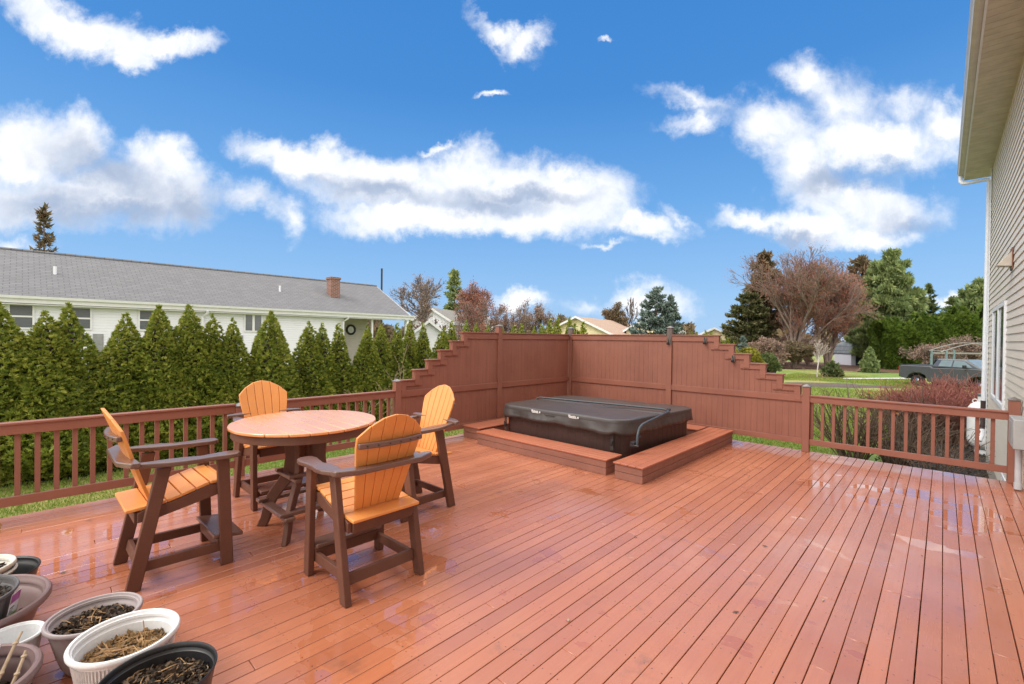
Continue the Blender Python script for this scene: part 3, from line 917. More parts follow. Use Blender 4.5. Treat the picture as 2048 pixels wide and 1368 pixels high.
def privacy(par, edge, rise, run, corner, posts_hi, sgn, ends):
    """stepped part between the low post (edge) and the high post, then full height to the corner.
    coordinates grow from the low post (sgn=+1) or towards it (sgn=-1)"""
    def X(a, b):                                           # ordered pair along the fence
        u, v = edge + sgn * a, edge + sgn * b
        return (min(u, v), max(u, v))
    top = ZC + 6 * rise
    full = abs(corner - edge)
    hi = abs(posts_hi - edge)
    first = hi - .05 - (6 * run) - ends                    # length of the lowest tread
    steps = []
    a = .05
    for k in range(7):
        b = .05 + first + k * run if k < 6 else full
        steps.append((a, b, ZC + k * rise)); a = b
    caps = MB(); trim = MB()
    for k, (a, b, z) in enumerate(steps):
        if k < 6:
            s0, s1 = X(a - (.022 if k else 0), b - .002)
            caps.box(s0, -.006, z - .020, s1, .100, z)
            if k:
                s0, s1 = X(a, a + .085); trim.box(s0, .006, z - rise - .09, s1, .0335, z - .0205)       # upright
                s0, s1 = X(a, a + run + .145); trim.box(s0, .014, z - .105, s1, .0338, z - .0205)    # lying board
                s0, s1 = X(a, a + .022); trim.box(s0, .0585, z - rise + .001, s1, .094, z - .0205)
        else:
            for (u, v) in ((a - .022, hi - .05), (hi + .05, full - .0)):
                s0, s1 = X(u, v); caps.box(s0, -.006, z - .020, s1, .100, z)
            s0, s1 = X(a, hi - .051); trim.box(s0, .014, z - .120, s1, .0338, z - .0205)
            s0, s1 = X(a, a + .085); trim.box(s0, .006, z - rise - .09, s1, .0335, z - .0205)
            s0, s1 = X(a, a + .022); trim.box(s0, .0585, z - rise + .001, s1, .094, z - .0205)
            s0, s1 = X(hi + .051, full); trim.box(s0, .014, z - .120, s1, .0338, z - .0205)
    caps.build('cap_boards', M_fh, par, bevel=.003)
    sc = MB(); rs = random.Random(7)
    for z in (ZB0 + .03, ZB1 - .02, ZR + .025, ZR + .075):
        for u, v in ((.05, hi - .051), (hi + .051, full)):
            s0, s1 = X(u, v)
            for s_ in (s0 + .03, s0 + .065, s1 - .065, s1 - .03):
                n0 = len(sc.v); sc.lathe([(.0005, 0), (.0045, .0)], (0, 0), 7)
                sc.v[n0:] = [(s_ + a + 0, .0092, z + b_ + rs.uniform(-.0, .0)) for a, b_, c_ in sc.v[n0:]]
    sc.build('screws', M_bk, par)
    trim.build('step_trim', M_fh, par, bevel=.002, seg=1)
    mid = MB()
    for u, v in ((.05, hi - .051), (hi + .051, full)):
        s0, s1 = X(u, v); mid.box(s0, .010, ZR, s1, .0339, ZR + .098)
    mid.build('middle_rail', M_fh, par, bevel=.003)
    bot = MB()
    for u, v in ((.05, hi - .051), (hi + .051, full)):
        s0, s1 = X(u, v); bot.box(s0, .010, ZB0, s1, .0339, ZB1)
    bot.build('bottom_rail', M_fh, par, bevel=.003)
    lower = []
    for u, v in ((.05, hi - .05), (hi + .05, full)):
        s0, s1 = X(u, v); lower.append((s0, s1, ZB0 + .01, ZR + .05))
    board_panel('lower_panel', par, lower)
    upper = []
    for k, (a, b, z) in enumerate(steps):
        if k < 6: upper.append((*X(a, b), ZR + .051, z - .0205))
        else:
            upper.append((*X(a, hi - .05), ZR + .051, z - .0205)); upper.append((*X(hi + .05, full), ZR + .051, z - .0205))
    board_panel('upper_panel', par, upper)


ANG = math.atan(.01763)
fl = empty('deck_railing', (xl(0), 0, 0), PI / 2 - ANG, 'reddish brown baluster railing along the left deck edge by the arborvitae row', 'railing')
railing(fl, -1.8, -.42, .128, .10); railing(fl, -.32, 1.73, .128, .035); railing(fl, 1.83, 3.88, .128, .05)
post(fl, -.37, 1.008); post(fl, 1.78, .873 - .03); 
pl = empty('privacy_fence', (xl(0), 0, 0), PI / 2 - ANG, 'reddish brown stepped privacy fence at the left of the hot tub', 'fence', 'tall stepped privacy fences round the hot tub corner')
post(pl, 3.93, 1.008); post(pl, 6.09, 1.905, grey_from=None)
privacy(pl, 3.93, .1525, .2455, 8.20, 6.09, 1, .635)
rf = empty('privacy_fence', (0, 8.224, 0), 0, 'reddish brown stepped privacy fence behind the hot tub, running right from the corner', 'fence', 'tall stepped privacy fences round the hot tub corner')
post(rf, -5.985, 1.915, grey_from=1.75); post(rf, -3.72, 1.915, grey_from=1.60); post(rf, -1.527, 1.000)
privacy(rf, -1.527, .1525, .2455, -5.93, -3.72, -1, .645)
rr = empty('deck_railing', (0, 8.224, 0), 0, 'reddish brown baluster railing between the fence and the beige house wall', 'railing')
railing(rr, -1.477, .59, .1372, .021); post(rr, .64, 1.012)
for i, (x, z, lab) in enumerate(((-3.728, 1.665, 'small black wall light on the tall grey topped fence post'), (-3.062, 1.682, 'small black wall light on the topmost step of the right fence'),
                          (-2.592, 1.385, 'small black wall light two steps down the right fence'))):
    L = empty('wall_light', (x, 8.224 - (.002 if i == 0 else -.004), z), 0, lab, 'light', 'black lights on the right privacy fence')
    b = MB(); b.box(-.028, -.004, -.055, .028, .002, .06); b.build('back_plate', M_bare, L, bevel=.002)
    b = MB(); b.tube([(-.012, -.006, .06), (-.004, -.012, .02), (.006, -.03, -.01)], .006, 6).build('bracket', M_bk, L)
    b = MB(); b.lathe([(.001, .0), (.018, -.004), (.024, -.03), (.017, -.045), (.001, -.048)], (0.0, -.035), 12)
    b.v = [(x_, y_, z_ - .012) for x_, y_, z_ in b.v]; b.build('lamp_shade', M_bk, L, smooth=True)


# =================================================================== BENCH STEPS ROUND THE TUB
def bench(x0, y0, x1, y1, label, along):
    root = empty('wooden_step', ((x0 + x1) / 2, (y0 + y1) / 2, 0), 0, label, 'step', 'low wooden steps boxed round the hot tub')
    cx, cy = (x0 + x1) / 2, (y0 + y1) / 2
    x0 -= cx; x1 -= cx; y0 -= cy; y1 -= cy
    tp = MB(); nb = 4; sd = MB()
    if along == 'y':
        wd = (x1 - x0) / nb
        for k in range(nb): tp.box(x0 + k * wd + .002, y0, .180, x0 + (k + 1) * wd - .002, y1, .200)
    else:
        wd = (y1 - y0) / nb
        for k in range(nb): tp.box(x0, y0 + k * wd + .002, .180, x1, y0 + (k + 1) * wd - .002, .200)
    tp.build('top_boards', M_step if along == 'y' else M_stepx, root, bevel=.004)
    i = .016
    for z0, z1 in ((.001, .0865), (.0915, .1795)):
        sd.box(x0 + i, y0 + i, z0, x1 - i, y0 + i + .02, z1); sd.box(x0 + i, y1 - i - .02, z0, x1 - i, y1 - i, z1)
        sd.box(x0 + i, y0 + i + .0205, z0, x0 + i + .02, y1 - i - .0205, z1); sd.box(x1 - i - .02, y0 + i + .0205, z0, x1 - i, y1 - i - .0205, z1)
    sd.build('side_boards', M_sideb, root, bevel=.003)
    MB().box(x0 + .06, y0 + .06, .002, x1 - .06, y1 - .06, .178).build('inner_frame', M_bk, root)
    nl = MB()
    for sx in (x0 + i + .05, x1 - i - .05):
        for z in (.025, .065, .115, .155):
            nl.lathe([(.0005, 0), (.004, -.0015)], (0, 0), 8)
            for q in range(len(nl.v) - 16, len(nl.v)):
                a, b_, c_ = nl.v[q]; nl.v[q] = (sx + a, y0 + i - .0008, z + b_)
    nl.build('screws', M_cap, root)
    return root


bench(-5.405, 4.950, -3.020, 5.335, 'long low wooden step along the front of the hot tub, nearest the patio table', 'x')
bench(-2.925, 4.945, -2.525, 8.12, 'long low wooden step along the right side of the hot tub', 'y')
bench(-5.975, 5.150, -5.545, 7.60, 'low wooden step between the hot tub and the left fence', 'y')
bench(-5.40, 7.72, -2.965, 8.12, 'low wooden step between the hot tub and the back fence', 'x')

# =================================================================== HOT TUB
tub = empty('hot_tub', (-4.1, 6.35, 0), 0, 'dark brown hot tub under a folding vinyl cover in the fence corner', 'hot tub')
tub_c = Vector((-4.1, 6.35, 0))
QC = [(-5.30, 5.34), (-3.06, 5.43), (-2.87, 7.42), (-5.20, 7.20)]


def rquad(q, rad, ins=0.0, n=14):
    c = np.mean(np.array(q), 0); pts = []
    q = [np.array(p) for p in q]
    for i in range(4):
        p, a, b = q[i], q[i - 1], q[(i + 1) % 4]
        u = (a - p) / np.linalg.norm(a - p); v = (b - p) / np.linalg.norm(b - p)
        p = p + (u + v) * ins; ctr = p + (u + v) * rad
        for k in range(n + 1):
            t = k / n * PI / 2
            pts.append(ctr - v * rad * math.cos(t) - u * rad * math.sin(t))
    return np.array(pts) - np.array([tub_c.x, tub_c.y])


def resample(P, step):
    P = np.vstack([P, P[:1]]); L = np.r_[0, np.cumsum(np.linalg.norm(np.diff(P, axis=0), axis=1))]
    n = int(L[-1] / step); s = np.linspace(0, L[-1], n, endpoint=False)
    return np.stack([np.interp(s, L, P[:, 0]), np.interp(s, L, P[:, 1])], 1), s


def outn(P):
    d = np.roll(P, -1, 0) - np.roll(P, 1, 0); d /= np.linalg.norm(d, axis=1)[:, None]
    return np.stack([d[:, 1], -d[:, 0]], 1)


O, S_ = resample(rquad(QC, .24, .045), .011)
nrm = outn(O)
gr = np.where((S_ % .118) < .011, -.007, 0.0)
def loft(rings):
    n = len(rings[0]); V = np.concatenate(rings); F = []
    for i in range(len(rings) - 1):
        a = np.arange(n); b = (a + 1) % n
        F.append(np.stack([i * n + a, i * n + b, (i + 1) * n + b, (i + 1) * n + a], 1))
    return V, np.concatenate(F)
def ring(P, z): return np.column_stack([P, np.full(len(P), z) if np.isscalar(z) else z])
Pg = O + nrm * gr[:, None]
V, F = loft([ring(Pg, .02), ring(Pg, .395)]); npmesh('cabinet', V, F, M_cab, None, tub)
V, F = loft([ring(O + nrm * .006, .3955), ring(O + nrm * .009, .40), ring(O + nrm * .009, .455), ring(O + nrm * .003, .459), ring(O * .9, .460)]); npmesh('cabinet_band', V, F, M_cab, None, tub, smooth=True)
V, F = loft([ring(O + nrm * -.004, .4605), ring(O + nrm * .014, .470), ring(O + nrm * .014, .478), ring(O + nrm * -.002, .484), ring(O + nrm * .012, .492), ring(O + nrm * .004, .505), ring(O * .9, .508)])
npmesh('shell_lip', V, F, M_tan, None, tub, smooth=True)
# cover: crowned slab, two halves meeting at a fold, with a loose skirt
C0, S0 = resample(rquad(QC, .24, 0.0), .016); nc = outn(C0); n0 = len(C0)
rg = np.random.default_rng(3)
def top_z(P):
    d = np.abs(P[:, 1] + .02 - P[:, 0] * .05)
    return .618 + .010 * np.exp(-(d / .5) ** 2) - .020 * np.exp(-(d / .05) ** 2) + .006 * np.sin(P[:, 0] * 5) * np.sin(P[:, 1] * 4)
rings = []
for k in (.001, .1, .2, .3, .4, .5, .6, .7, .8, .88, .94, .975):
    P_ = C0 * k; rings.append(np.column_stack([P_, top_z(P_)]))
rings.append(ring(C0 + nc * -.004, .612)); rings.append(ring(C0 + nc * .003, .603)); rings.append(ring(C0 + nc * .004, .560))
V, F = loft(rings); npmesh('cover_top', V, F, M_cover, None, tub, smooth=True)
u = S0
fold = .006 + .005 * np.sin(u * 7.3) + .004 * np.sin(u * 17.1 + 1) + .005 * np.abs(np.sin(u * 23 + 2))
cornd = np.array([np.min([np.hypot(*(p - (np.array(c) - np.array([tub_c.x, tub_c.y])))) for c in QC]) for p in C0])
notch_c = np.array([-3.17, 5.39]) - np.array([tub_c.x, tub_c.y])
nd = np.hypot(*(C0 - notch_c).T)
bot = .425 + .012 * np.sin(u * 2.1) - .006 * np.sin(u * 9.0) + .095 * np.exp(-(nd / .055) ** 2) - .02 * np.exp(-((nd - .2) / .08) ** 2)
rings = []
for f_, am in ((0, 0), (.2, .25), (.45, .6), (.7, .9), (1.0, 1.25)):
    z = .5605 * (1 - f_) + bot * f_
    diag = np.sin(u * 5.2 + f_ * 3.0) * .006 + np.sin(u * 12 - f_ * 4) * .004
    rings.append(np.column_stack([C0 + nc * (.006 + (fold * am + diag * am + .012 * am))[:, None], z]))
rings.append(np.column_stack([C0 + nc * (.006 + (fold * am + diag * am + .012 * am) - .007)[:, None], bot + .002]))
V, F = loft(rings); npmesh('cover_skirt', V, F, M_cover, None, tub, smooth=True)
T_ = lambda *p: tuple(Vector(p) - tub_c)
b = MB()
b.tube([T_(-5.19, 6.16, .60), T_(-5.17, 6.18, .652), T_(-5.12, 6.20, .662), T_(-4.1, 6.365, .664), T_(-3.06, 6.53, .664), T_(-2.97, 6.52, .655), T_(-2.90, 6.45, .645)], .0145, 10)
b.tube([T_(-2.905, 6.45, .645), T_(-2.88, 5.74, .590), T_(-2.88, 5.60, .572), T_(-2.875, 5.51, .535), T_(-2.87, 5.46, .46), T_(-2.87, 5.44, .33)], .019, 10)
b.tube([T_(-2.945, 6.56, .664), T_(-2.945, 6.50, .664)], .024, 10)
b.build('lifter_bar', M_steel, tub, smooth=True)
b = MB(); b.box(*T_(-2.945, 5.40, .30), *T_(-2.885, 5.50, .37)); b.tube([T_(-2.95, 5.41, .325), T_(-2.83, 5.41, .325)], .012, 8); b.tube([T_(-2.90, 5.47, .44), T_(-2.83, 5.47, .44)], .006, 6)
b.build('lifter_bracket', M_bk, tub, bevel=.003)
for (x, y, dx_) in ((-3.235, 5.455, 0), (-5.155, 5.385, 0)):
    b = MB(); b.box(*T_(x - .022, y - .02, .20), *T_(x + .022, y - .016, .50)); b.build('strap', M_strap, tub, bevel=.001, seg=1)
    b = MB(); b.box(*T_(x - .026, y - .035, .27), *T_(x + .026, y - .0205, .345)); b.box(*T_(x - .018, y - .042, .285), *T_(x + .018, y - .0355, .33)); b.build('clip', M_bk, tub, bevel=.003)
# handle and the two stitched white marks (a scribbled word and a small leaf)
b = MB(); yy = 5.40
b.tube([T_(-4.34, 5.352, .555), T_(-4.31, 5.338, .558), T_(-4.20, 5.342, .558), T_(-4.17, 5.356, .555)], .009, 6); b.build('cover_handle', M_strap, tub)
for mx in (-4.60, -3.92):
    yb = 5.34 + (mx + 5.3) * .0402 - .010
    b = MB(); rr_ = random.Random(int(mx * -10))
    for k in range(7):
        x = mx + k * .019; hh = rr_.uniform(.020, .034)
        b.box(*T_(x, yb - .001, .567), *T_(x + .008, yb + .004, .567 + hh))
        b.box(*T_(x + .008, yb - .001, .567 + hh * .3), *T_(x + .0185, yb + .004, .567 + hh * .6))
    b.box(*T_(mx - .006, yb - .001, .589), *T_(mx + .03, yb + .004, .601))
    b.box(*T_(mx + .01, yb - .001, .557), *T_(mx + .14, yb + .004, .565))
    xl_ = mx + .162
    b.prism([(xl_ - tub_c.x + math.sin(k * PI / 5) * (.016 if k % 2 == 0 else .009), .575 + math.cos(k * PI / 5) * (.020 if k % 2 == 0 else .011)) for k in range(10)], 'y', yb - .001 - tub_c.y, yb + .004 - tub_c.y)
    b.build('stitched_logo', M_white, tub)


# =================================================================== CHAIRS
def make_chair():
    root = empty('counter_chair')
    X1, X2 = .2555, .2995
    def leg(sx, prof):
        a, b = (X1, X2) if sx > 0 else (-X2, -X1)
        return MB().prism(prof, 'x', a, b)
    FR = [(.212, .789), (.290, .789), (.322, .0005), (.244, .0005)]
    RE = [(-.140, .789), (-.058, .789), (-.222, .0005), (-.304, .0005)]
    for s in (1, -1):
        leg(s, FR).build('leg', M_brown, root, bevel=.006)
        leg(s, RE).build('leg', M_brown, root, bevel=.006)
        a, b = (X1 - .030, X1 - .0008) if s > 0 else (-X1 + .0008, -X1 + .030)
        MB().prism([(.262, .528), (.262, .592), (.16, .604), (.05, .562), (-.05, .535), (-.20, .517), (-.235, .50), (-.235, .436), (-.12, .445)], 'x', a, b).build('side_rail', M_brown, root, bevel=.004)
        a, b = (X1 - .032, X1 - .0008) if s > 0 else (-X1 + .0008, -X1 + .032)
        MB().prism([(.262, .095), (.262, .163), (-.21, .168), (-.225, .100)], 'x', a, b).build('stretcher', M_brown, root, bevel=.004)
        # armrest: long paddle seen from above
        sg = s
        P = [(.235, .345), (.262, .362), (.315, .362), (.348, .335), (.358, .27), (.345, .19), (.348, .08), (.365, 0), (.362, -.09), (.335, -.18), (.322, -.262), (.272, -.262), (.262, -.17), (.240, -.08), (.236, .02), (.250, .12), (.238, .20), (.225, .28)]
        arm = MB(); n_ = len(P)
        def za(y): return .792 + max(0, -(y - .1)) * .055
        vs = [(sg * x, y, za(y)) for x, y in P] + [(sg * x, y, za(y) + .034) for x, y in P]
        arm.add(vs, [tuple(range(n_)), tuple(range(n_, 2 * n_))] + [(i, (i + 1) % n_, n_ + (i + 1) % n_, n_ + i) for i in range(n_)])
        arm.build('armrest', M_brownw, root, bevel=.009, seg=3)
    MB().box(-X1 + .031, .245, .50, X1 - .031, .272, .586).build('front_apron', M_brown, root, bevel=.004)
    MB().box(-X1 + .031, -.250, .428, X1 - .031, -.222, .498).build('rear_apron', M_brown, root, bevel=.004)
    MB().prism([(-.236, .100), (-.208, .100), (-.196, .170), (-.222, .170)], 'x', -X1 + .001, X1 - .001).build('rear_stretcher', M_brown, root, bevel=.004)
    ft = MB(); ft.prism([(.205, .195), (.395, .170), (.399, .198), (.205, .224)], 'x', -.2545, .2545); ft.build('footrest', M_brownw, root, bevel=.007, seg=3)
    MB().box(-.2545, .225, .110, .2545, .250, .186).build('front_stretcher', M_brown, root, bevel=.004)
    # seat: slats across, following the curved side rails
    st = MB(); ys = [(.300, .585), (.262, .613), (.180, .606), (.095, .582), (.010, .556), (-.075, .534), (-.165, .521), (-.30, .512)]
    for k in range(7):
        (ya, za), (yb, zb) = ys[k], ys[k + 1]
        L = math.hypot(ya - yb, za - zb); ux, uz = (yb - ya) / L, (zb - za) / L; g_ = .003
        a = (ya + ux * g_, za + uz * g_); b = (yb - ux * g_, zb - uz * g_); nx, nz = (-uz * .022, ux * .022) if ux > 0 else (uz * .022, -ux * .022)
        if nz < 0: nx, nz = -nx, -nz
        wd = .252 if k < 6 else .250
        st.prism([a, (a[0] + nx, a[1] + nz), (b[0] + nx, b[1] + nz), b], 'x', -wd, wd)
    st.build('seat', M_orange, root, bevel=.005)
    # back: six tapering staves in a shallow curve
    def by(x, z, c=1.0): t = (z - .56) / .6; return -.150 - .305 * (z - .56) - .034 * t * (1 - (x / .26) ** 2) * c
    bk = MB(); N6 = 6
    for k in range(N6):
        fa, fb = (k - 3) / 3 , (k - 2) / 3
        n_ = 7; ring_ = []
        def edgex(f, z): return f * (.172 + (z - .56) * .165 if z < 1.0 else .2446 + .0 * z)
        ztop = lambda f: 1.192 - .135 * f * f
        vs = []
        for i in range(n_ + 1):
            row = []
            for f, e in ((fa, .0022), (fb, -.0022)):
                z = .545 + (ztop(f) - .545) * i / n_
                x = edgex(f, z) + e
                row.append((x, z))
            for dy in (0, -.021):
                for x, z in row: vs.append((x, by(x, z) + dy, z))
        fs_ = []
        for i in range(n_):
            a = i * 4; b_ = a + 4
            fs_ += [(a, a + 1, b_ + 1, b_), (a + 2, b_ + 2, b_ + 3, a + 3), (a, b_, b_ + 2, a + 2), (a + 1, a + 3, b_ + 3, b_ + 1)]
        fs_ += [(0, 2, 3, 1), (n_ * 4, n_ * 4 + 1, n_ * 4 + 3, n_ * 4 + 2)]
        bk.add(vs, fs_)
    bk.build('backrest', M_orange, root, bevel=.004)
    # curved straps behind the back
    def strap(z, half, dep, th, ov, nm):
        P = []; n_ = 12
        inn = [(-half + 2 * half * i / n_, by(-half + 2 * half * i / n_, z) - .0225) for i in range(n_ + 1)]
        out_ = [(x, y - dep - ov * (1 - (x / half) ** 2)) for x, y in inn]
        pts = inn + out_[::-1]; m_ = len(pts)
        return MB().add([(x, y, z - th / 2) for x, y in pts] + [(x, y, z + th / 2) for x, y in pts],
                        [tuple(range(m_)), tuple(range(m_, 2 * m_))] + [(i, (i + 1) % m_, m_ + (i + 1) % m_, m_ + i) for i in range(m_)]).build(nm, M_brownw, root, bevel=.007, seg=3)
    strap(1.005, .238, .030, .036, .016, 'upper_back_strap')
    z = .828
    pts = [(-.372, -.235), (-.252, by(0, z) - .0225 + .03), (0, by(0, z) - .0225), (.252, by(0, z) - .0225 + .03), (.372, -.235), (.365, -.285), (.235, -.345), (-.235, -.345), (-.365, -.285)]
    m_ = len(pts)
    MB().add([(x, y, z) for x, y in pts] + [(x, y, z + .036) for x, y in pts],
             [tuple(range(m_)), tuple(range(m_, 2 * m_))] + [(i, (i + 1) % m_, m_ + (i + 1) % m_, m_ + i) for i in range(m_)]).build('lower_back_strap', M_brownw, root, bevel=.008, seg=3)
    sc = MB()
    for x in (-.19, -.12, -.04, .04, .12, .19):
        sc.tube([(x, by(x, 1.005) - .05 - .016 * (1 - (x / .238) ** 2), 1.005), (x, by(x, 1.005) - .056 - .016 * (1 - (x / .238) ** 2), 1.005)], .005, 6)
    sc.build('screws', M_bk, root)
    return root


ch = make_chair()
for i, (x, y, rz, lab) in enumerate((
        (-4.133, .760, 0.0, 'orange and brown counter chair seen from its side, nearest the flower pots'),
        (-2.985, 1.676, PI / 2, 'orange and brown counter chair with its slatted back to the camera'),
        (-5.120, 1.815, -PI / 2, 'orange and brown counter chair behind the table against the left railing'),
        (-3.860, 2.690, PI, 'orange and brown counter chair at the far right of the table, towards the hot tub'))):
    o = ch if i == 0 else copy_tree(ch)
    o.location = (x, y, 0); o.rotation_euler = (0, 0, rz)
    tag(o, lab, 'chair', 'four counter chairs round the patio table')

# =================================================================== TABLE
tb = empty('patio_table', (-4.13, 1.73, 0), 0, 'round counter height table with wet orange slatted top on a brown pedestal', 'table')
R = .597; top = MB()
nb = 9; wd = 2 * R / nb
for k in range(nb):
    ya, yb = -R + k * wd + .0022, -R + (k + 1) * wd - .0022
    xs = []
    m = 14
    pts = [(math.sqrt(max(R * R - y * y, 0)), y) for y in np.linspace(ya, yb, m)]
    poly = pts + [(-x, y) for x, y in pts[::-1]]
    if k == 4:
        for sgn in (1,):
            top.prism([(x, y) for x, y in poly], 'z', .915, .940)
    else:
        top.prism(poly, 'z', .915, .940)
top.build('table_top', M_orangew, tb, bevel=.006)
MB().lathe([(.572, .9148), (.577, .845), (.548, .845), (.545, .9148)], (0, 0), 28, closed=True).build('apron', M_brown, tb, bevel=.004)
fr = MB()
for k in (0, 1):
    a = PI / 4 + k * PI / 2
    fr.M = Matrix.Rotation(a, 4, 'Z'); fr.box(-.54, -.02, .862 + k * .0008, .54, .02, .9142 - k * .001)
fr.M = Matrix.Rotation(PI / 4, 4, 'Z'); fr.box(-.05, -.05, .60, .05, .05, .8615)
fr.build('sub_frame', M_brown, tb, bevel=.003)
prof_o = [(.205, .860), (.180, .74), (.172, .62), (.185, .52), (.225, .43), (.285, .35), (.335, .27), (.362, .18), (.385, .08), (.420, .0005)]
prof_i = [(.335, .0005), (.300, .08), (.280, .16), (.250, .23), (.195, .31), (.130, .39), (.085, .48), (.062, .60), (.058, .74), (.056, .860)]
for k in range(4):
    l = MB(); l.prism(prof_o + prof_i, 'y', -.021, .021)
    l.M = Matrix.Identity(4)
    o = l.build('leg', M_brown, tb, bevel=.007, seg=2); o.rotation_euler = (0, 0, PI / 4 + k * PI / 2)
for k in range(4):
    a = k * PI / 2
    o = MB().box(.205, -.315, .190, .285, .315, .222).build('footrest', M_brownw, tb, bevel=.008, seg=3); o.rotation_euler = (0, 0, a); o.location = (0, 0, .0 if k % 2 else .0335)
    o = MB().box(.118, -.200, .455, .165, .200, .487).build('brace', M_brownw, tb, bevel=.006, seg=3); o.rotation_euler = (0, 0, a); o.location = (0, 0, .0 if k % 2 else .0335)


# =================================================================== FLOWER POTS
def lathe_pot(name, mat, R, Hh, taper, x, y, z0, label, group='plant pots at the deck corner', rim=.022, wall=.008, soil=.7, sx=1.0, sy=1.0, rz=0.0, ribs=False, soilmat=None, curve=.0, rings_=True, roll=True):
    root = empty(name, (x, y, z0), rz, label, 'pot', group)
    rb = R * taper
    def rad(t): return rb + (R - rb) * (t ** (1 - curve) if curve >= 0 else t)
    prof = []
    for t in np.linspace(0, 1, 9): prof.append((rad(t) - rim * .45, .004 + t * (Hh - rim)))
    n = 72
    body = MB()
    inner = [(rad(t) - rim * .45 - wall, .02 + t * (Hh - rim - .016)) for t in np.linspace(1, 0, 9)]
    rimp = [(R + rim * .10, Hh - rim * 1.5), (R + rim * .45, Hh - rim * 1.1), (R + rim * .5, Hh - rim * .5), (R + rim * .28, Hh - rim * .1), (R, Hh), (R - rim * .35, Hh - rim * .12), (R - rim * .55, Hh - rim * .7)] if roll else \
           [(R - rim * .1, Hh - rim * .9), (R, Hh - rim * .3), (R - .002, Hh), (R - .006, Hh - .001)]
    if rings_:
        inner = inner[:1] + [(inner[0][0] - .002, inner[0][1] - .012), (inner[0][0] + .003, inner[0][1] - .016), (inner[0][0] - .001, inner[0][1] - .028), (inner[0][0] - .006, inner[0][1] - .032)] + [q for q in inner[1:] if q[1] < inner[0][1] - .036]
    body.lathe([(.0005, .004)] + prof + rimp + inner + [(.0005, .02)], (0, 0), n, sx=sx, sy=sy)
    if ribs:
        vs = body.v; lo, hi = .02, Hh - rim * 2
        body.v = [(v[0] * (1 - .016 * (math.sin(math.atan2(v[1], v[0]) * 66 + v[2] * 40) > 0)) if False else v[0], v[1], v[2]) for v in vs]
    o = body.build('pot_body', mat, root, smooth=True)
    zs = .02 + soil * (Hh - rim - .016); rs = rad(soil) - rim * .45 - wall - .001
    q = np.random.default_rng(abs(hash(label)) % 1000 if False else int(1000 * R + 77 * Hh)); sm = MB(); nr = 9; na = 40
    vs = [(0, 0, zs + .012)]
    for i in range(1, nr + 1):
        for k in range(na):
            a = 2 * PI * k / na; r_ = rs * i / nr
            vs.append((r_ * math.cos(a) * sx, r_ * math.sin(a) * sy, zs + (.014 * q.normal() if i < nr else 0) + .012 * (1 - i / nr)))
    fs_ = [(0, 1 + k, 1 + (k + 1) % na) for k in range(na)]
    for i in range(nr - 1):
        for k in range(na): fs_.append((1 + i * na + k, 1 + (i + 1) * na + k, 1 + (i + 1) * na + (k + 1) % na, 1 + i * na + (k + 1) % na))
    sm.add(vs, fs_).build('soil', soilmat or M_soil, root, smooth=True)
    root['soil_z'] = zs; root['soil_r'] = rs
    return root, zs, rs


def litter(root, zs, rs, n, seed, mat, L=(.03, .12), thick=(.0012, .003), sx=1, sy=1, tuft=None, lift=.3, nm='dead_stems'):
    """bent dry stalks lying on the soil"""
    r = random.Random(seed); mb = MB()
    for _ in range(n):
        a = r.uniform(0, 2 * PI); q = rs * math.sqrt(r.random()) * .93
        x, y = q * math.cos(a) * sx, q * math.sin(a) * sy
        if tuft and r.random() < .55:
            tx, ty = tuft[r.randrange(len(tuft))]; x, y = tx + r.gauss(0, .012), ty + r.gauss(0, .012)
        l = r.uniform(*L); d = r.uniform(0, 2 * PI); z = zs + .008 + r.random() * .012
        up = r.uniform(-.1, lift) ; pts = [(x, y, z)]
        bend = r.uniform(-1, 1)
        for i in range(4):
            d += bend * .35; x += math.cos(d) * l / 4; y += math.sin(d) * l / 4; z = max(zs + .004, z + up * l / 4 - i * l * .05 * (r.random()))
            e = math.hypot(x / sx, y / sy)
            if e > rs * .97: k = rs * .97 / e; x, y = x * k, y * k
            pts.append((x, y, z))
        th = r.uniform(*thick)
        mb.tube(pts, [th, th, th * .9, th * .8, th * .5], 4, cap=False)
    return mb.build(nm, mat, root)


def chips(root, zs, rs, n, seed, sx=1, sy=1, mat=None):
    r = np.random.default_rng(seed); a = r.uniform(0, 6.28, n); q = rs * np.sqrt(r.random(n)) * .95
    P = np.stack([q * np.cos(a) * sx, q * np.sin(a) * sy, zs + .010 + r.random(n) * .012], 1)
    V, F, rn = scatter(T_LEAF, P, r.normal(size=(n, 3)) * [1, 1, .35], r.uniform(.012, .035, n), r)
    npmesh('bark_chips', V, F, mat or LM_chip2, rn, root)


LM_chip2 = leafmat('soil_chips', [(0, (.012, .009, .007)), (.55, (.045, .030, .021)), (.8, (.12, .075, .045)), (1, (.26, .17, .10))], .7, 0)
LM_straw = leafmat('straw_litter', [(0, (.09, .058, .030)), (.5, (.26, .16, .07)), (1, (.48, .30, .14))], .8, .1)

p, zs, rs = lathe_pot('flower_pot', M_whitepot, .198, .300, .74, -2.757, .3317, 0, 'white plastic pot full of straw coloured dead stems', rim=.019, soil=.66, curve=.25)
litter(p, zs, rs, 230, 3, M_twig, (.05, .13), (.0014, .0032), tuft=[(-.06, -.06), (.08, .05)], lift=.35)
litter(p, zs, rs, 110, 4, M_twig2, (.03, .10), (.001, .002), nm='thin_stems'); chips(p, zs, rs, 1500, 5, mat=LM_straw)
b = MB(); b.tube([(.06, .06, zs), (.062, .062, zs + .10), (.066, .055, zs + .17)], .0022, 5); b.tube([(.062, .062, zs + .10), (.09, .04, zs + .135), (.125, .045, zs + .12), (.15, .04, zs + .10)], .0014, 4); b.build('upright_stalk', M_twig, p)
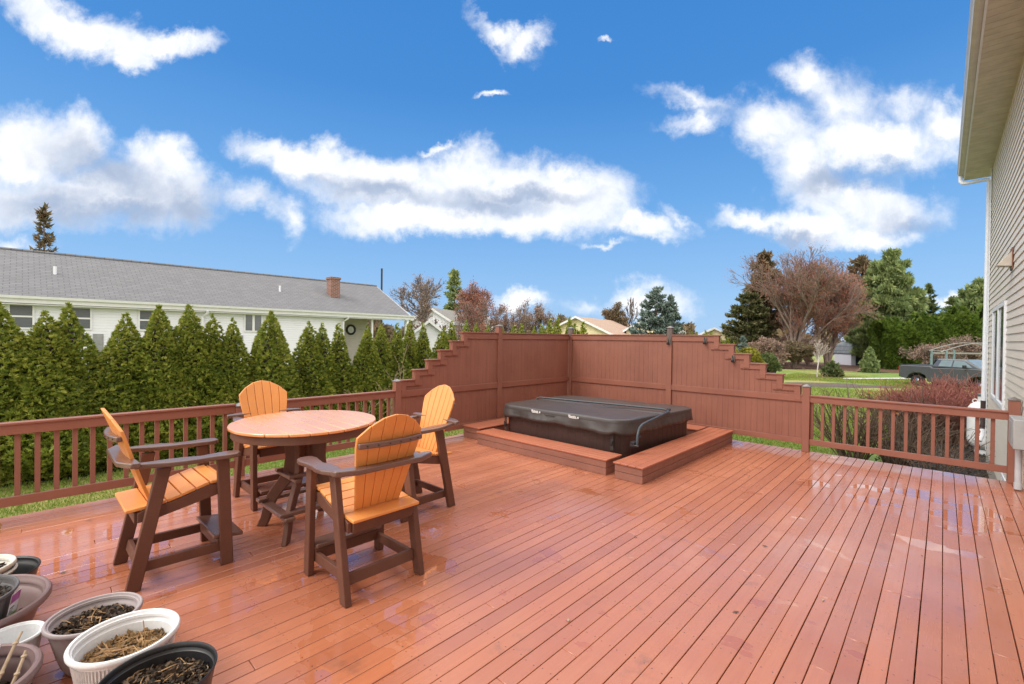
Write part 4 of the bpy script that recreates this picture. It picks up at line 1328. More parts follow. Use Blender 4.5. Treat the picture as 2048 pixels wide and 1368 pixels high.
# flutes on the white pot
b = MB()
for k in range(84):
    a = 2 * PI * k / 84
    def pr__(t, a): r_ = .198 * .74 + (.198 * .26) * t ** .75 - .0085 + .0012; return (r_ * math.cos(a), r_ * math.sin(a), .006 + t * .262)
    b.tube([pr__(t, a + .10 * t) for t in (0, .3, .6, .85, .95)], .0026, 4, cap=False)
b.build('flutes', M_whitepot, p)
p, zs, rs = lathe_pot('flower_pot', M_bk, .206, .300, .76, -2.335, .385, 0, 'black plastic pot of dark soil and broken stems, nearest the camera', rim=.009, roll=False, soil=.72, wall=.005)
litter(p, zs, rs, 130, 8, M_twig, (.04, .14), (.0014, .0030), lift=.25); litter(p, zs, rs, 60, 9, M_twig2, (.03, .08), (.001, .0022), nm='thin_stems'); chips(p, zs, rs, 2200, 6)
p, zs, rs = lathe_pot('flower_pot', M_greyp, .186, .262, .62, -3.163, .2586, 0, 'grey lilac pot of dark soil standing behind the white pot', rim=.017, soil=.74, curve=.35)
litter(p, zs, rs, 45, 12, M_twig, (.04, .15), (.0012, .0028), lift=.5); chips(p, zs, rs, 2200, 7)
b = MB(); b.tube([(.0, .0, zs), (-.01, .005, zs + .03), (.03, .02, zs + .05), (.07, .01, zs + .04)], .003, 5); b.tube([(-.11, -.05, zs + .01), (-.05, -.01, zs + .03), (.0, .02, zs + .035)], .004, 5); b.tube([(.02, -.02, zs), (.022, -.025, zs + .06)], .002, 4); b.build('root_clump', M_twig, p)
p, zs, rs = lathe_pot('flower_pot', M_mauve, .350, .280, .76, -3.665, -.245, 0, 'wide mauve pot with a broken dead stem, holding a smaller nursery pot', rim=.030, soil=.38, wall=.008)
b = MB(); b.tube([(.16, .22, zs), (.15, .21, zs + .10), (.155, .20, zs + .17), (.145, .19, zs + .20)], [.006, .005, .004, .003], 6); b.tube([(.15, .21, zs + .09), (.18, .225, zs + .15), (.185, .23, zs + .18)], .0028, 5); b.tube([(.16, .21, zs), (.19, .19, zs + .07)], .003, 5)
b.build('dead_stem', M_twig2, p); chips(p, zs, rs, 1800, 9); litter(p, zs, rs, 30, 19, M_twig2, (.03, .1), (.001, .003), nm='thin_stems')
p, zs, rs = lathe_pot('nursery_pot', M_dgreyp, .238, .275, .74, -3.525, -.250, .115, 'dark grey nursery pot with a printed tag, set inside the wide mauve pot', rim=.012, soil=.80, wall=.004)
chips(p, zs, rs, 800, 10)
b = MB(); b.M = Matrix.Translation((.078, .165, zs + .01)) @ Matrix.Scale(1.5, 4) @ Matrix.Rotation(-.75, 4, 'Z') @ Matrix.Rotation(.18, 4, 'Y'); b.prism([(-.010, -.01), (.010, -.01), (.011, .058), (.004, .068), (-.004, .068), (-.011, .058)], 'y', -.0006, .0006); b.build('yellow_marker', pm('yellow_plastic', (.78, .62, .02), None, 5, .4, fine=0), p)
tg = empty('plant_tag'); tg.parent = p; tg.location = (.088, .2325, .255); tg.rotation_euler = (0, math.radians(11), math.radians(64)); tg.scale = (1, 1.15, 1.15)
MB().box(0, -.032, -.115, .0012, .032, 0).build('tag_card', M_white, tg)
MB().box(.0013, -.031, -.042, .0019, .031, -.002).build('purple_band', pm('purple_print', (.30, .05, .24), (.40, .12, .38), 30, .4), tg)
MB().box(.0013, -.024, -.066, .0019, .006, -.061).build('dark_lettering', M_bk, tg)
MB().box(.0013, -.016, -.111, .0019, .030, -.092).build('green_print', pm('green_print', (.35, .50, .05), (.10, .16, .22), 40, .4), tg)
b = MB()
for k in range(4): b.box(.0013, -.026, -.074 - k * .0052, .0019, .002 + .01 * math.sin(k * 5), -.072 - k * .0052)
b.build('small_print', M_dgreyp, tg)
b = MB(); b.lathe([(.0005, -.004), (.018, .004), (.022, .012), (.014, .024), (.003, .034), (.0005, .036)], (.02, -.0), 12); b.v = [(x, y, z + zs + .004) for x, y, z in b.v]; b.build('bulb', pm('bulb_skin', (.45, .20, .10), None, 10, .4), p, smooth=True)
p, zs, rs = lathe_pot('flower_pot', M_bk, .243, .205, .80, -4.277, -.156, 0, 'black pot at the left picture edge with the cream pots standing in it', rim=.010, roll=False, soil=.15)
p, zs, rs = lathe_pot('flower_pot', M_cream, .168, .225, .72, -4.23, -.198, .055, 'cream pot stacked inside another cream pot at the left picture edge', rim=.020, soil=.75)
b = MB(); b.lathe([(.08, -.02), (.118, .0), (.150, .155), (.176, .160), (.182, .175), (.172, .184), (.162, .175)], (0, 0), 48); b.build('outer_pot', M_cream, p, smooth=True)
chips(p, zs, rs, 500, 21)
p, zs, rs = lathe_pot('flower_pot', M_mauve, .250, .280, .72, -2.886, -.198, 0, 'mauve pot with two knobbly dead stems leaning out of it', rim=.030, soil=.50)
b = MB(); rr2 = random.Random(2)
for pts in ([(.12, .06, zs), (.11, .10, zs + .06), (.05, .14, zs + .14), (-.03, .18, zs + .21), (-.06, .20, zs + .24)], [(.15, .12, zs), (.13, .15, zs + .06), (.08, .185, zs + .13), (.03, .205, zs + .17), (.02, .21, zs + .19)], [(.13, .10, zs + .01), (.18, .04, zs + .03), (.17, -.06, zs + .03)]):
    b.tube(pts, [.008, .007, .0065, .006, .004][:len(pts)], 7)
    for q in pts[1:-1]:
        b.lathe([(.001, -.008), (.010, -.003), (.010, .004), (.001, .009)], (0, 0), 7); b.v[-28:] = [(x + q[0], y + q[1], z + q[2]) for x, y, z in b.v[-28:]]
b.build('dead_stem', M_twig2, p); chips(p, zs, rs, 1500, 23); litter(p, zs, rs, 40, 29, M_twig2, (.03, .1), (.0015, .004), nm='thin_stems')
p, zs, rs = lathe_pot('flower_pot', M_whitepot, .108, .255, .70, -3.218, -.030, 0, 'low plain white pot standing between the mauve pots', rim=.012, soil=.25, rings_=False)
p, zs, rs = lathe_pot('flower_pot', M_whitepot, .142, .300, .80, -2.965, -.215, .06, 'white pot with embossed sides set inside the mauve pot at the left picture edge', rim=.024, soil=.6, rings_=False)
b = MB(); rr2 = random.Random(6)
for k in range(46):
    a = 2 * PI * k / 46; zz = .08 + .05 * (k % 4) + rr2.uniform(-.01, .01); r_ = (.1136 + .0284 * (zz / .276)) - .0108 + .003
    for s in range(3):
        aa = a + s * .06; b.tube([(r_ * math.cos(aa), r_ * math.sin(aa), zz), (r_ * 1.015 * math.cos(aa + .05), r_ * 1.015 * math.sin(aa + .05), zz + .02), (r_ * math.cos(aa + .09), r_ * math.sin(aa + .09), zz + .008)], .004, 5)
b.build('embossed_leaves', M_whitepot, p, smooth=True)

# =================================================================== THE HOUSE AT THE RIGHT
hs = empty('house', (.7, 6, -1), 0, 'tall beige vinyl sided house wall along the right edge of the deck', 'house')
def HL(*p): return (p[0] - .7, p[1] - 6, p[2] + 1)
sid = MB(); zc = -.62; WY0, WY1 = -3.0, 14.30
wy0, wy1, wz0, wz1 = 10.45, 12.86, .66, 2.37
while zc < 5.46:
    z1 = min(zc + .112, 5.48)
    spans = [(WY0, WY1)] if (z1 <= wz0 or zc >= wz1) else [(WY0, wy0), (wy1, WY1)]
    for a, b in spans:
        sid.add([HL(.700, a, zc), HL(.700, b, zc), HL(.7135, b, z1 + .002), HL(.7135, a, z1 + .002), HL(.716, a, zc + .0005), HL(.716, b, zc + .0005)], [(0, 1, 2, 3), (0, 4, 5, 1)])
    zc += .112
sid.build('siding', M_vinyl, hs)
b = MB(); b.box(*HL(.72, -3, -1), *HL(9.5, 14.29, 5.46)); b.build('wall_core', M_vinyl, hs)
b = MB(); b.box(*HL(.704, -3, -1.0), *HL(.7195, 14.27, -.6205)); b.build('foundation', M_conc, hs)
b = MB(); b.box(*HL(.688, 14.21, -.60), *HL(.7, 14.312, 5.47)); b.box(*HL(.688, 14.3125, -.60), *HL(.80, 14.325, 5.47)); b.build('corner_board', M_trim, hs, bevel=.003)
# double casement window
wn_ = empty('window'); wn_.parent = hs; wn_.location = HL(.7, 11.655, 1.515)
f_ = MB()
hy_, hz_ = 1.205, .855
for (a, b_, c, d) in ((-hy_, -hz_, hy_, -hz_ + .075), (-hy_, hz_ - .075, hy_, hz_), (-hy_, -hz_ + .0755, -hy_ + .09, hz_ - .0755), (hy_ - .09, -hz_ + .0755, hy_, hz_ - .0755), (-.07, -hz_ + .0755, .07, hz_ - .0755)):
    f_.box(-.022, a, b_, .018, c, d)
f_.build('frame', M_trim, wn_, bevel=.004)
for a, c in ((-hy_ + .0905, -.0705), (.0705, hy_ - .0905)):
    MB().box(-.003, a, -hz_ + .076, .004, c, hz_ - .076).build('pane', M_glass, wn_)
MB().box(.012, -hy_, -hz_, .0195, hy_, hz_).build('blind', M_bk, wn_)
bw = empty('basement_window'); bw.parent = hs; bw.location = HL(.7, 10.0, -.62)
f_ = MB()
for (a, b_, c, d) in ((-.48, -.29, .48, -.24), (-.48, .25, .48, .30), (-.48, -.2395, -.43, .2495), (.43, -.2395, .48, .2495)): f_.box(-.014, a, b_, .002, c, d)
f_.build('frame', M_trim, bw); MB().box(-.004, -.4295, -.2395, .0015, .4295, .2495).build('pane', M_glassb, bw)
# eaves
b = MB()
for k in range(118):
    y = -3 + k * .1525
    b.box(*HL(.300, y, 5.485), *HL(.7165, y + .146, 5.492))
b.box(*HL(.300, -3, 5.4925), *HL(.7165, 15.0, 5.50)); b.build('soffit', M_soffit, hs)
b = MB(); b.box(*HL(.280, -3, 5.478), *HL(.2995, 15.0, 5.66)); b.box(*HL(.3, 14.98, 5.478), *HL(.75, 15.0, 5.66)); b.build('fascia', M_trim, hs)
b = MB(); yA, yB = -3, 14.97
prof = [(.2795, 5.655), (.2795, 5.54), (.235, 5.535), (.195, 5.56), (.185, 5.60), (.165, 5.64), (.165, 5.662), (.178, 5.662), (.178, 5.645), (.20, 5.60), (.235, 5.55), (.268, 5.55), (.268, 5.655)]
b.M = Matrix.Translation((-.7, 0, 1)); b.prism([(x, z) for x, z in prof], 'y', yA - 6, yB - 6); b.build('gutter', M_gutter, hs)
b = MB(); b.add([HL(.22, -3, 5.668), HL(5.1, -3, 8.1), HL(5.1, 15.05, 8.1), HL(.22, 15.05, 5.668), HL(.22, -3, 5.69), HL(5.1, -3, 8.13), HL(5.1, 15.05, 8.13), HL(.22, 15.05, 5.69)],
                [(0, 1, 2, 3), (4, 7, 6, 5), (0, 3, 7, 4), (0, 4, 5, 1), (3, 2, 6, 7), (1, 5, 6, 2)]); b.build('roof', M_shing, hs)
b = MB(); b.tube([HL(.225, 14.78, 5.535), HL(.225, 14.78, 5.42), HL(.26, 14.74, 5.36), HL(.34, 14.70, 5.335), HL(.60, 14.50, 5.30), HL(.665, 14.42, 5.27), HL(.672, 14.36, 5.20)], .036, 8)
b.tube([HL(.665, 14.36, 5.21), HL(.650, 14.36, .45)], .036, 8); b.build('downspout', M_trim, hs, smooth=True)
b = MB(); b.tube([HL(.650, 14.36, .449), HL(.648, 14.36, -.10), HL(.640, 14.34, -.16)], .043, 8); b.tube([HL(.648, 14.36, -.085), HL(.648, 14.36, -.115)], .052, 8); b.build('downspout_boot', pm('brown_boot', (.045, .022, .020), None, 6, .5), hs, smooth=True)
b = MB(); b.tube([HL(.640, 14.33, -.165), HL(.636, 14.30, -.30), HL(.60, 14.22, -.42)], .04, 8); b.build('elbow', M_trim, hs, smooth=True)
# dryer hood
hd_ = empty('vent_hood'); hd_.parent = hs; hd_.location = HL(.7, 9.72, 2.92)
b = MB(); b.prism([(-.0, .11), (-.0, -.115), (-.155, -.095), (-.150, -.075)], 'y', -.10, .10); b.build('hood', M_soffit, hd_, bevel=.003)
b = MB(); b.box(-.013, -.135, -.16, -.001, .135, .15); b.build('mounting_plate', pm('rusty_plate', (.22, .10, .06), (.13, .06, .04), 9, .6), hd_)
# electric meter box and its pipe
mt = empty('meter_box', (.64, 7.86, .69), 0, 'grey electric meter box on a pipe at the right picture edge', 'meter box')
b = MB(); b.box(-.060, -.30, -.165, .058, .175, .165); b.build('box_body', M_meter, mt, bevel=.008)
b = MB(); b.box(-.066, -.27, -.135, -.0605, .115, .125); b.build('door', M_meter, mt, bevel=.004)
b = MB(); b.tube([(.012, .03, -.1655), (.012, .03, -.672)], .030, 14); b.build('conduit', M_pvc, mt, smooth=True)
b = MB(); b.tube([(.012, .03, -.60), (.012, .03, -.672)], .036, 14); b.build('coupling', M_pvc, mt, smooth=True)

# =================================================================== PROPANE TANK
tk = empty('propane_tank', (.83, 16.1, -1), 0, 'upright white propane tank behind the house corner', 'propane tank')
prof = [(.001, .09), (.12, .10), (.25, .14), (.335, .21), (.375, .30), (.382, .38), (.382, 1.02), (.370, 1.12), (.32, 1.20), (.24, 1.255), (.12, 1.285), (.001, 1.29)]
MB().lathe(prof, (0, 0), 40).build('tank_body', M_white, tk, smooth=True)
MB().lathe([(.24, .0), (.25, .12), (.235, .12), (.23, .0)], (0, 0), 32, closed=True).build('foot_ring', M_white, tk, smooth=True)
b = MB()
for k in range(20):
    if k in (3, 4, 8, 9, 13, 14): continue
    a0, a1 = 2 * PI * k / 20, 2 * PI * (k + 1) / 20
    b.add([(.20 * math.cos(a), .20 * math.sin(a), z) for z in (1.25, 1.40) for a in (a0, a1)] + [(.19 * math.cos(a), .19 * math.sin(a), z) for z in (1.25, 1.40) for a in (a0, a1)], [(0, 1, 3, 2), (4, 6, 7, 5), (0, 4, 5, 1), (2, 3, 7, 6), (0, 2, 6, 4), (1, 5, 7, 3)])
b.build('collar', M_white, tk)
MB().lathe([(.20, 1.405), (.21, 1.41), (.21, 1.45), (.17, 1.47), (.001, 1.475)], (0, 0), 28).build('dome_lid', pm('grey_green_lid', (.10, .12, .11), None, 6, .5), tk, smooth=True)
b = MB()
for a in (2.9, 5.5):
    cx, cy = .245 * math.cos(a), .245 * math.sin(a)
    b.tube([(cx + .045 * math.cos(t) * math.cos(a), cy + .045 * math.cos(t) * math.sin(a), 1.27 + .05 * math.sin(t)) for t in np.linspace(0, 2 * PI, 13)], .012, 6, cap=False)
b.build('lifting_lugs', M_white, tk, smooth=True)

# =================================================================== NEIGHBOUR HOUSE AT THE LEFT (long white ranch)
nh = empty('house', (-24, 0, -1), 0, 'long white sided ranch house with grey shingle roof behind the arborvitae', 'house')
def NL(*p): return (p[0] + 24, p[1], p[2] + 1)
b = MB(); b.box(*NL(-32, -16, -1), *NL(-24, 12.10, 2.78)); b.build('wall', M_wside, nh)
# roof: two slopes
e0, e1, ez, rx, rz_ = -16.6, 16.38, 2.99, -28.0, 5.06
b = MB()
for sx in (1, -1):
    xe = rx + sx * 4.35
    b.add([NL(xe, e0, ez - .17), NL(xe, e1, ez - .17), NL(rx, e1 - .0, rz_), NL(rx, e0, rz_), NL(xe, e0, ez - .25), NL(xe, e1, ez - .25), NL(rx, e1, rz_ - .10), NL(rx, e0, rz_ - .10)],
          [(0, 1, 2, 3), (4, 7, 6, 5), (0, 4, 5, 1), (1, 5, 6, 2), (0, 3, 7, 4)])
rfm = b.build('roof', M_shing, nh)
b = MB(); b.box(*NL(-23.66, e0, ez - .28), *NL(-23.62, e1, ez - .12)); b.box(*NL(-24.0, e0, ez - .33), *NL(-23.661, e1, ez - .30)); b.prism([(-23.615 + 24, ez + .86), (-23.52 + 24, ez + .88), (-23.50 + 24, ez + .97), (-23.615 + 24, ez + .97)], 'y', e0, e1)
b.build('gutter', M_trim, nh)
b = MB(); b.tube([NL(rx, e0, rz_ + .02), NL(rx, e1, rz_ + .02)], .06, 6); b.build('ridge_cap', M_shing, nh)
b = MB(); b.add([NL(-23.7, e1 - .5, ez - .25), NL(-32.3, e1 - .5, ez - .25), NL(rx, e1 - .5, rz_ - .12)], [(0, 1, 2)]); b.build('gable', M_wside, nh)
# rake board
b = MB(); b.add([NL(-23.62, e1 + .01, ez - .29), NL(-23.62, e1 + .01, ez - .15), NL(rx, e1 + .01, rz_ + .01), NL(rx, e1 + .01, rz_ - .14), NL(-23.62, e1 - .05, ez - .29), NL(-23.62, e1 - .05, ez - .15), NL(rx, e1 - .05, rz_ + .01), NL(rx, e1 - .05, rz_ - .14)],
               [(0, 1, 2, 3), (4, 7, 6, 5), (0, 3, 7, 4)]); b.build('rake_board', M_trim, nh)
# chimney through the roof
cm = empty('chimney'); cm.parent = nh; cm.location = NL(-26, 12.42, 3.5)
MB().box(-.28, -.27, -.6, .28, .27, 1.45).build('chimney_stack', M_brick, cm)
MB().box(-.32, -.31, 1.451, .32, .31, 1.58).build('chimney_cap', M_brick, cm)
MB().box(-.10, -.36, .02, .42, .36, .06).build('flashing', M_gutter, cm)
for y in (.90, 9.46):
    vp = empty('vent_pipe'); vp.parent = nh; vp.location = NL(-26, y, 3.75)
    MB().lathe([(.055, -.1), (.055, .58), (.045, .58), (.001, .56)], (0, 0), 12).build('pipe', M_trim, vp, smooth=True)
    MB().lathe([(.15, .02), (.13, .07), (.055, .11)], (0, 0), 14).build('pipe_boot', M_trim, vp, smooth=True)
def nwin(y0, y1, z0, z1, n=1, sash=True):
    wv = empty('window'); wv.parent = nh; wv.location = NL(-24, (y0 + y1) / 2, (z0 + z1) / 2)
    hy, hz = (y1 - y0) / 2, (z1 - z0) / 2; f = MB(); t = .055
    f.box(0, -hy - t, -hz - t, .05, hy + t, -hz); f.box(0, -hy - t, hz, .05, hy + t, hz + t); f.box(0, -hy - t, -hz + .0005, .05, -hy, hz - .0005); f.box(0, hy, -hz + .0005, .05, hy + t, hz - .0005)
    if n == 2: f.box(0, -.05, -hz + .0005, .05, .05, hz - .0005)
    elif sash: f.box(0, -hy + .0005, -.03, .045, hy - .0005, .03)
    f.build('frame', M_trim, wv); MB().box(.003, -hy + .0005, -hz + .0005, .02, hy - .0005, hz - .0005).build('pane', M_glassb, wv)
def shutter(y0, y1, z0, z1):
    s = MB(); s.box(.002, y0, z0, .03, y1, z1); o = s.build('shutter', M_shut, nh, bevel=.004); o.location = NL(-24, 0, -1); 
    zm = z0 + (z1 - z0) * .5
    for a, b_ in ((z0 + .06, zm - .03), (zm + .03, z1 - .06)):
        q = MB().box(.0305, y0 + .05, a, .040, y1 - .05, b_).build('shutter_panel', M_shut, o, bevel=.003)
for y0, y1, z0, z1 in ((-.30, .25, 1.85, 2.64), (1.29, 1.79, 1.85, 2.62), (3.29, 3.85, 1.85, 2.62)): nwin(y0, y1, z0, z1)
nwin(7.19, 7.88, 1.88, 2.62, 2)
for y0, y1 in ((.34, .64), (1.87, 2.18), (2.90, 3.20), (.92, 1.22)): shutter(y0, y1, 1.80, 2.65)
shutter(6.82, 7.10, 1.80, 2.65); shutter(4.70, 4.90, 1.80, 2.60)
nwin(-5, -3.8, 1.6, 2.6); nwin(-9, -8, 1.6, 2.6)
for y in (5.58, 12.12):
    b = MB(); b.tube([NL(-23.57, y, 2.72), NL(-23.62, y, 2.62), NL(-23.90, y - .12, 2.46), NL(-23.92, y - .14, -1)], .05, 6); b.build('downspout', M_trim, nh)
# porch: arches, columns and the back wall seen under them
pc = empty('porch'); pc.parent = nh; pc.location = NL(-24, 12.1, -1)
b = MB(); N_ = 14; pts = []
def arch(y0, y1, zlow, zrise, z_top):
    ys = np.linspace(y0, y1, N_); 
    low = [(y, zlow + zrise * math.sin(PI * (y - y0) / (y1 - y0))) for y in ys]
    return low + [(y1, z_top), (y0, z_top)]
b.prism(arch(0, 1.72, 3.70, .10, 3.78 + .02), 'x', -.10, 0); b.prism(arch(1.7205, 3.95, 3.68, .09, 3.79), 'x', -.1005, -.0005)
b.box(-.12, 0, 3.80, .0, 4.15, 3.90); b.build('arched_beam', M_trim, pc)
for y in (1.72, 4.0): MB().box(-.13, y - .05, 0, -.02, y + .05, 3.68).build('column', M_trim, pc)
MB().box(-2.3, 0, 0, -2.2, 2.6, 3.9).build('porch_wall', M_porch, pc); MB().box(-8, 0.02, 3.905, .0, 4.1, 3.93).build('ceiling', M_soffit, pc)
MB().box(-5, 2.6, 0, -2.3, 2.7, 3.9).build('side_wall', M_porch, pc)
rg_ = empty('wall_plaque', (-26.19, 13.62, 2.06), 0, 'round dark wreath like plaque on the porch wall of the white ranch house', 'plaque')
b = MB(); b.tube([(.03, .26 * math.cos(t), .26 * math.sin(t)) for t in np.linspace(0, 2 * PI, 25)], .065, 8, cap=False); b.build('ring', M_bk, rg_, smooth=True)
b = MB(); b.lathe([(.001, 0), (.2, 0)], (0, 0), 20); b.v = [(.01, x, y) for x, y, z in b.v]; b.tube([(.03, -.05, -.12), (.03, -.03, .10), (.03, .03, .12), (.03, .05, -.12)], .022, 6); b.tube([(.03, -.08, -.02), (.03, .09, -.03)], .018, 6); b.build('emblem', M_trim, rg_)

# pale grey roofed house beyond it
gh = empty('house', (-38, 28, -1), 0, 'white house with a pointed gable just right of the ranch house roof', 'house')
def box_house(root, x0, y0, x1, y1, wall_h, ridge_h, axis, wm, rm, over=.4):
    b = MB()
    if axis == 'x':
        ym = (y0 + y1) / 2
        b.add([(x0, y0, 0), (x1, y0, 0), (x1, y1, 0), (x0, y1, 0), (x0, y0, wall_h), (x1, y0, wall_h), (x1, y1, wall_h), (x0, y1, wall_h), (x0, ym, ridge_h - .12), (x1, ym, ridge_h - .12)],
              [(0, 1, 5, 4), (2, 3, 7, 6), (1, 2, 6, 9, 5), (3, 0, 4, 8, 7)])
        b.build('wall', wm, root)
        r = MB(); t = MB()
        for s, ye in ((-1, y0), (1, y1)):
            yo = ye + s * over; sl = (ridge_h - wall_h) / abs(ye - ym); ze = wall_h - over * sl
            r.add([(x0 - over, yo, ze), (x1 + over, yo, ze), (x1 + over, ym, ridge_h), (x0 - over, ym, ridge_h), (x0 - over, yo, ze - .1), (x1 + over, yo, ze - .1), (x1 + over, ym, ridge_h - .1), (x0 - over, ym, ridge_h - .1)], [(0, 1, 2, 3), (4, 7, 6, 5), (0, 4, 5, 1)])
            for xx in (x0 - over - .04, x1 + over + .001):
                t.add([(xx, yo, ze - .2), (xx, ym, ridge_h - .18), (xx, ym, ridge_h + .04), (xx, yo, ze + .04), (xx + .04, yo, ze - .2), (xx + .04, ym, ridge_h - .18), (xx + .04, ym, ridge_h + .04), (xx + .04, yo, ze + .04)], [(0, 1, 2, 3), (4, 7, 6, 5), (3, 2, 6, 7), (0, 4, 5, 1)])
            t.box(x0 - over, yo - .02 if s < 0 else yo, ze - .2, x1 + over, yo if s < 0 else yo + .02, ze + .02)
        r.build('roof', rm, root); t.build('roof_trim', M_trim, root)
# the gable looks towards the camera
a_ = YAW
gh.rotation_euler = (0, 0, YAW + PI / 2 - .30)
gh.location = (-36.55, 27.4, -1); box_house(gh, 0, -2.3, 14, 2.3, 4.2, 5.55, 'x', M_wside, M_shingg, .3)
gg = empty('garage', (-29, 20.5, -1), YAW + PI / 2 + .25, 'low building with a plain pale grey roof between the ranch house and the gabled house', 'garage')
box_house(gg, 0, -3.2, 3.4, 1.6, 2.1, 3.95, 'x', M_wside, M_shingg, .3)
# cream house with tan roof
yh = empty('house', (-29.2, 41.4, -1), YAW + PI / 2 - .55, 'cream house with a tan shingle roof left of the blue spruce', 'house')
box_house(yh, 0, -4.6, 16, 4.6, 3.0, 5.1, 'x', M_yel, M_shingt, .4)
yh2 = empty('house', (-24.2, 47.5, -1), YAW + PI / 2 - .55, 'small cream gable with tan roof directly behind the blue spruce', 'house')
box_house(yh2, 0, -2.2, 9, 2.2, 3.8, 5.0, 'x', M_yel, M_shingt, .3)
yh3 = empty('house', (-22.9, 60.8, -1), YAW - PI / 2 - .35 + PI, 'distant tan roofed house showing just over the right fence', 'house')
box_house(yh3, -2, -4.4, 4, 2.0, 2.7, 4.25, 'x', M_yel, M_shingt, .3)
fw_ = empty('house', (-18.2, 69.0, -1), YAW, 'small pale pink house wall far behind the dark evergreen', 'house')
box_house(fw_, -1.4, 0, 2.4, 4, 2.1, 3.1, 'x', pm('pale_pink_siding', (.62, .50, .45), None, 4, .6), M_shingg, .2)
MB().box(.15, -.03, .6, .55, -.005, 1.8).build('window', M_glassb, fw_)
b = MB(); b.tube([(-53.5, 32.05, -1), (-53.5, 32.05, 10.5)], .12, 8); tag(b.build('utility_pole', M_barkd), 'bare brown utility pole rising behind the ranch house roof', 'pole')

# =================================================================== SHED, TRUCK, ARCH, PIPE
sh = empty('garden_shed', (-7.75, 65.6, -1), -.80, 'small white barn shaped shed with grey roof and dark door', 'shed')
def gam(w_, h0, h1, h2): return [(-w_, 0), (w_, 0), (w_, h0), (w_ * .68, h1), (0, h2), (-w_ * .68, h1), (-w_, h0)]
b = MB(); b.prism(gam(.95, 1.55, 2.3, 2.58), 'x', -1.45, 1.20); o = b.build('walls', M_wside, sh)
b = MB(); P = gam(1.06, 1.36, 2.36, 2.68)[2:]; P2 = [(x * .96, z - .06) for x, z in P]
for i in range(4):
    a, c, d, e = P[i], P[i + 1], P2[i + 1], P2[i]; b.prism([a, c, d, e], 'x', -1.55, 1.24)
b.build('roof', shingles('blue_grey_shingles', (.21, .235, .26), (.15, .17, .19), .16), sh)
b = MB(); b.box(1.201, -.42, .05, 1.24, .42, 2.0); b.build('door', pm('slate_door', (.045, .065, .085), None, 5, .5), sh)
b = MB(); b.box(-.9, -.14, 2.66, -.62, .14, 2.95); b.lathe([(.17, 2.95), (.03, 3.15), (.001, 3.4)], (-.76, 0), 8); b.build('cupola', M_trim, sh)
b = MB(); b.M = Matrix.Rotation(.35, 4, 'Y'); b.box(1.55, .50, -.35, 1.60, .85, .55); b.build('white_board', M_trim, sh)

tr = empty('pickup_truck', (-1.55, 39.9, -1.12), -.62, 'charcoal grey crew cab pickup truck parked behind the red twig bushes', 'truck')
Wd = .98
b = MB(); b.prism([(0, .62), (.05, 1.30), (.10, 1.36), (1.95, 1.38), (1.96, 1.30), (4.30, 1.36), (4.55, 1.33), (5.55, 1.20), (5.75, 1.08), (5.80, .55), (5.1, .45), (4.9, .80), (4.6, .93), (4.25, .93), (3.95, .80), (3.8, .42), (1.75, .42), (1.6, .80), (1.3, .93), (.95, .93), (.65, .80), (.5, .5)], 'y', -Wd, Wd)
b.build('body', M_truck, tr, bevel=.05, seg=3)
b = MB(); lo = [(1.92, -Wd * .96), (4.55, -Wd * .96), (4.55, Wd * .96), (1.92, Wd * .96)]; hi_ = [(2.12, -Wd * .76), (3.55, -Wd * .76), (3.55, Wd * .76), (2.12, Wd * .76)]
b.hexa([(x, y, 1.34) for x, y in lo], [(x, y, 1.86) for x, y in hi_]); b.build('cab', M_truck, tr, bevel=.07, seg=3)
def side(x, z, s, off=.006):
    k = (z - 1.34) / .52; return (x, s * (Wd * .96 - k * Wd * .20 + off), z)
for s in (-1, 1):
    for q in ([(2.30, 1.42), (2.98, 1.42), (2.98, 1.78), (2.38, 1.78)], [(3.06, 1.42), (4.05, 1.42), (3.56, 1.77), (3.06, 1.78)]):
        MB().add([side(x, z, s, .012) for x, z in q] + [side(x, z, s, -.01) for x, z in q], [(0, 1, 2, 3), (7, 6, 5, 4), (0, 4, 5, 1), (1, 5, 6, 2), (2, 6, 7, 3), (3, 7, 4, 0)]).build('side_window', M_wind, tr)
    b = MB(); b.box(3.72, s * 1.0 if s > 0 else -1.20, 1.38, 3.84, 1.20 if s > 0 else -1.0, 1.56); b.build('wing_mirror', M_bk, tr, bevel=.03)
    for x in (1.12, 4.42):
        b = MB(); b.lathe([(.20, -.12), (.36, -.12), (.38, -.05), (.38, .08), (.36, .12), (.20, .12)], (0, 0), 28, closed=True)
        wl = empty('wheel'); wl.parent = tr; wl.location = (x, s * (Wd - .12), .40); wl.rotation_euler = (PI / 2, 0, 0); b.build('tyre', M_tire, wl, smooth=True)
        MB().lathe([(.001, .10), (.06, .11), (.20, .08), (.20, -.08), (.001, -.08)], (0, 0), 10).build('rim', M_chrome, wl)
    MB().box(-.012, s * Wd - (.16 if s > 0 else -.02), .98, .10, s * Wd + (.012 if s > 0 else .15), 1.30).build('tail_light', M_tail, tr, bevel=.01)
    MB().box(5.45, s * Wd - (.2 if s > 0 else -.0), .92, 5.775, s * Wd + (.008 if s > 0 else .2), 1.10).build('headlight', M_amber, tr, bevel=.01)
b = MB(); k = [(4.40, -.86, 1.37), (4.40, .86, 1.37), (3.60, .70, 1.83), (3.60, -.70, 1.83)]; b.add([(x + .03, y, z + .03) for x, y, z in k] + [(x, y, z - .02) for x, y, z in k], [(0, 1, 2, 3), (7, 6, 5, 4), (0, 4, 5, 1), (1, 5, 6, 2), (2, 6, 7, 3), (3, 7, 4, 0)]); b.build('windscreen', M_wind, tr)
MB().box(.06, -.90, 1.362, 1.90, .90, 1.405).build('bed_cover', M_bk, tr, bevel=.01)
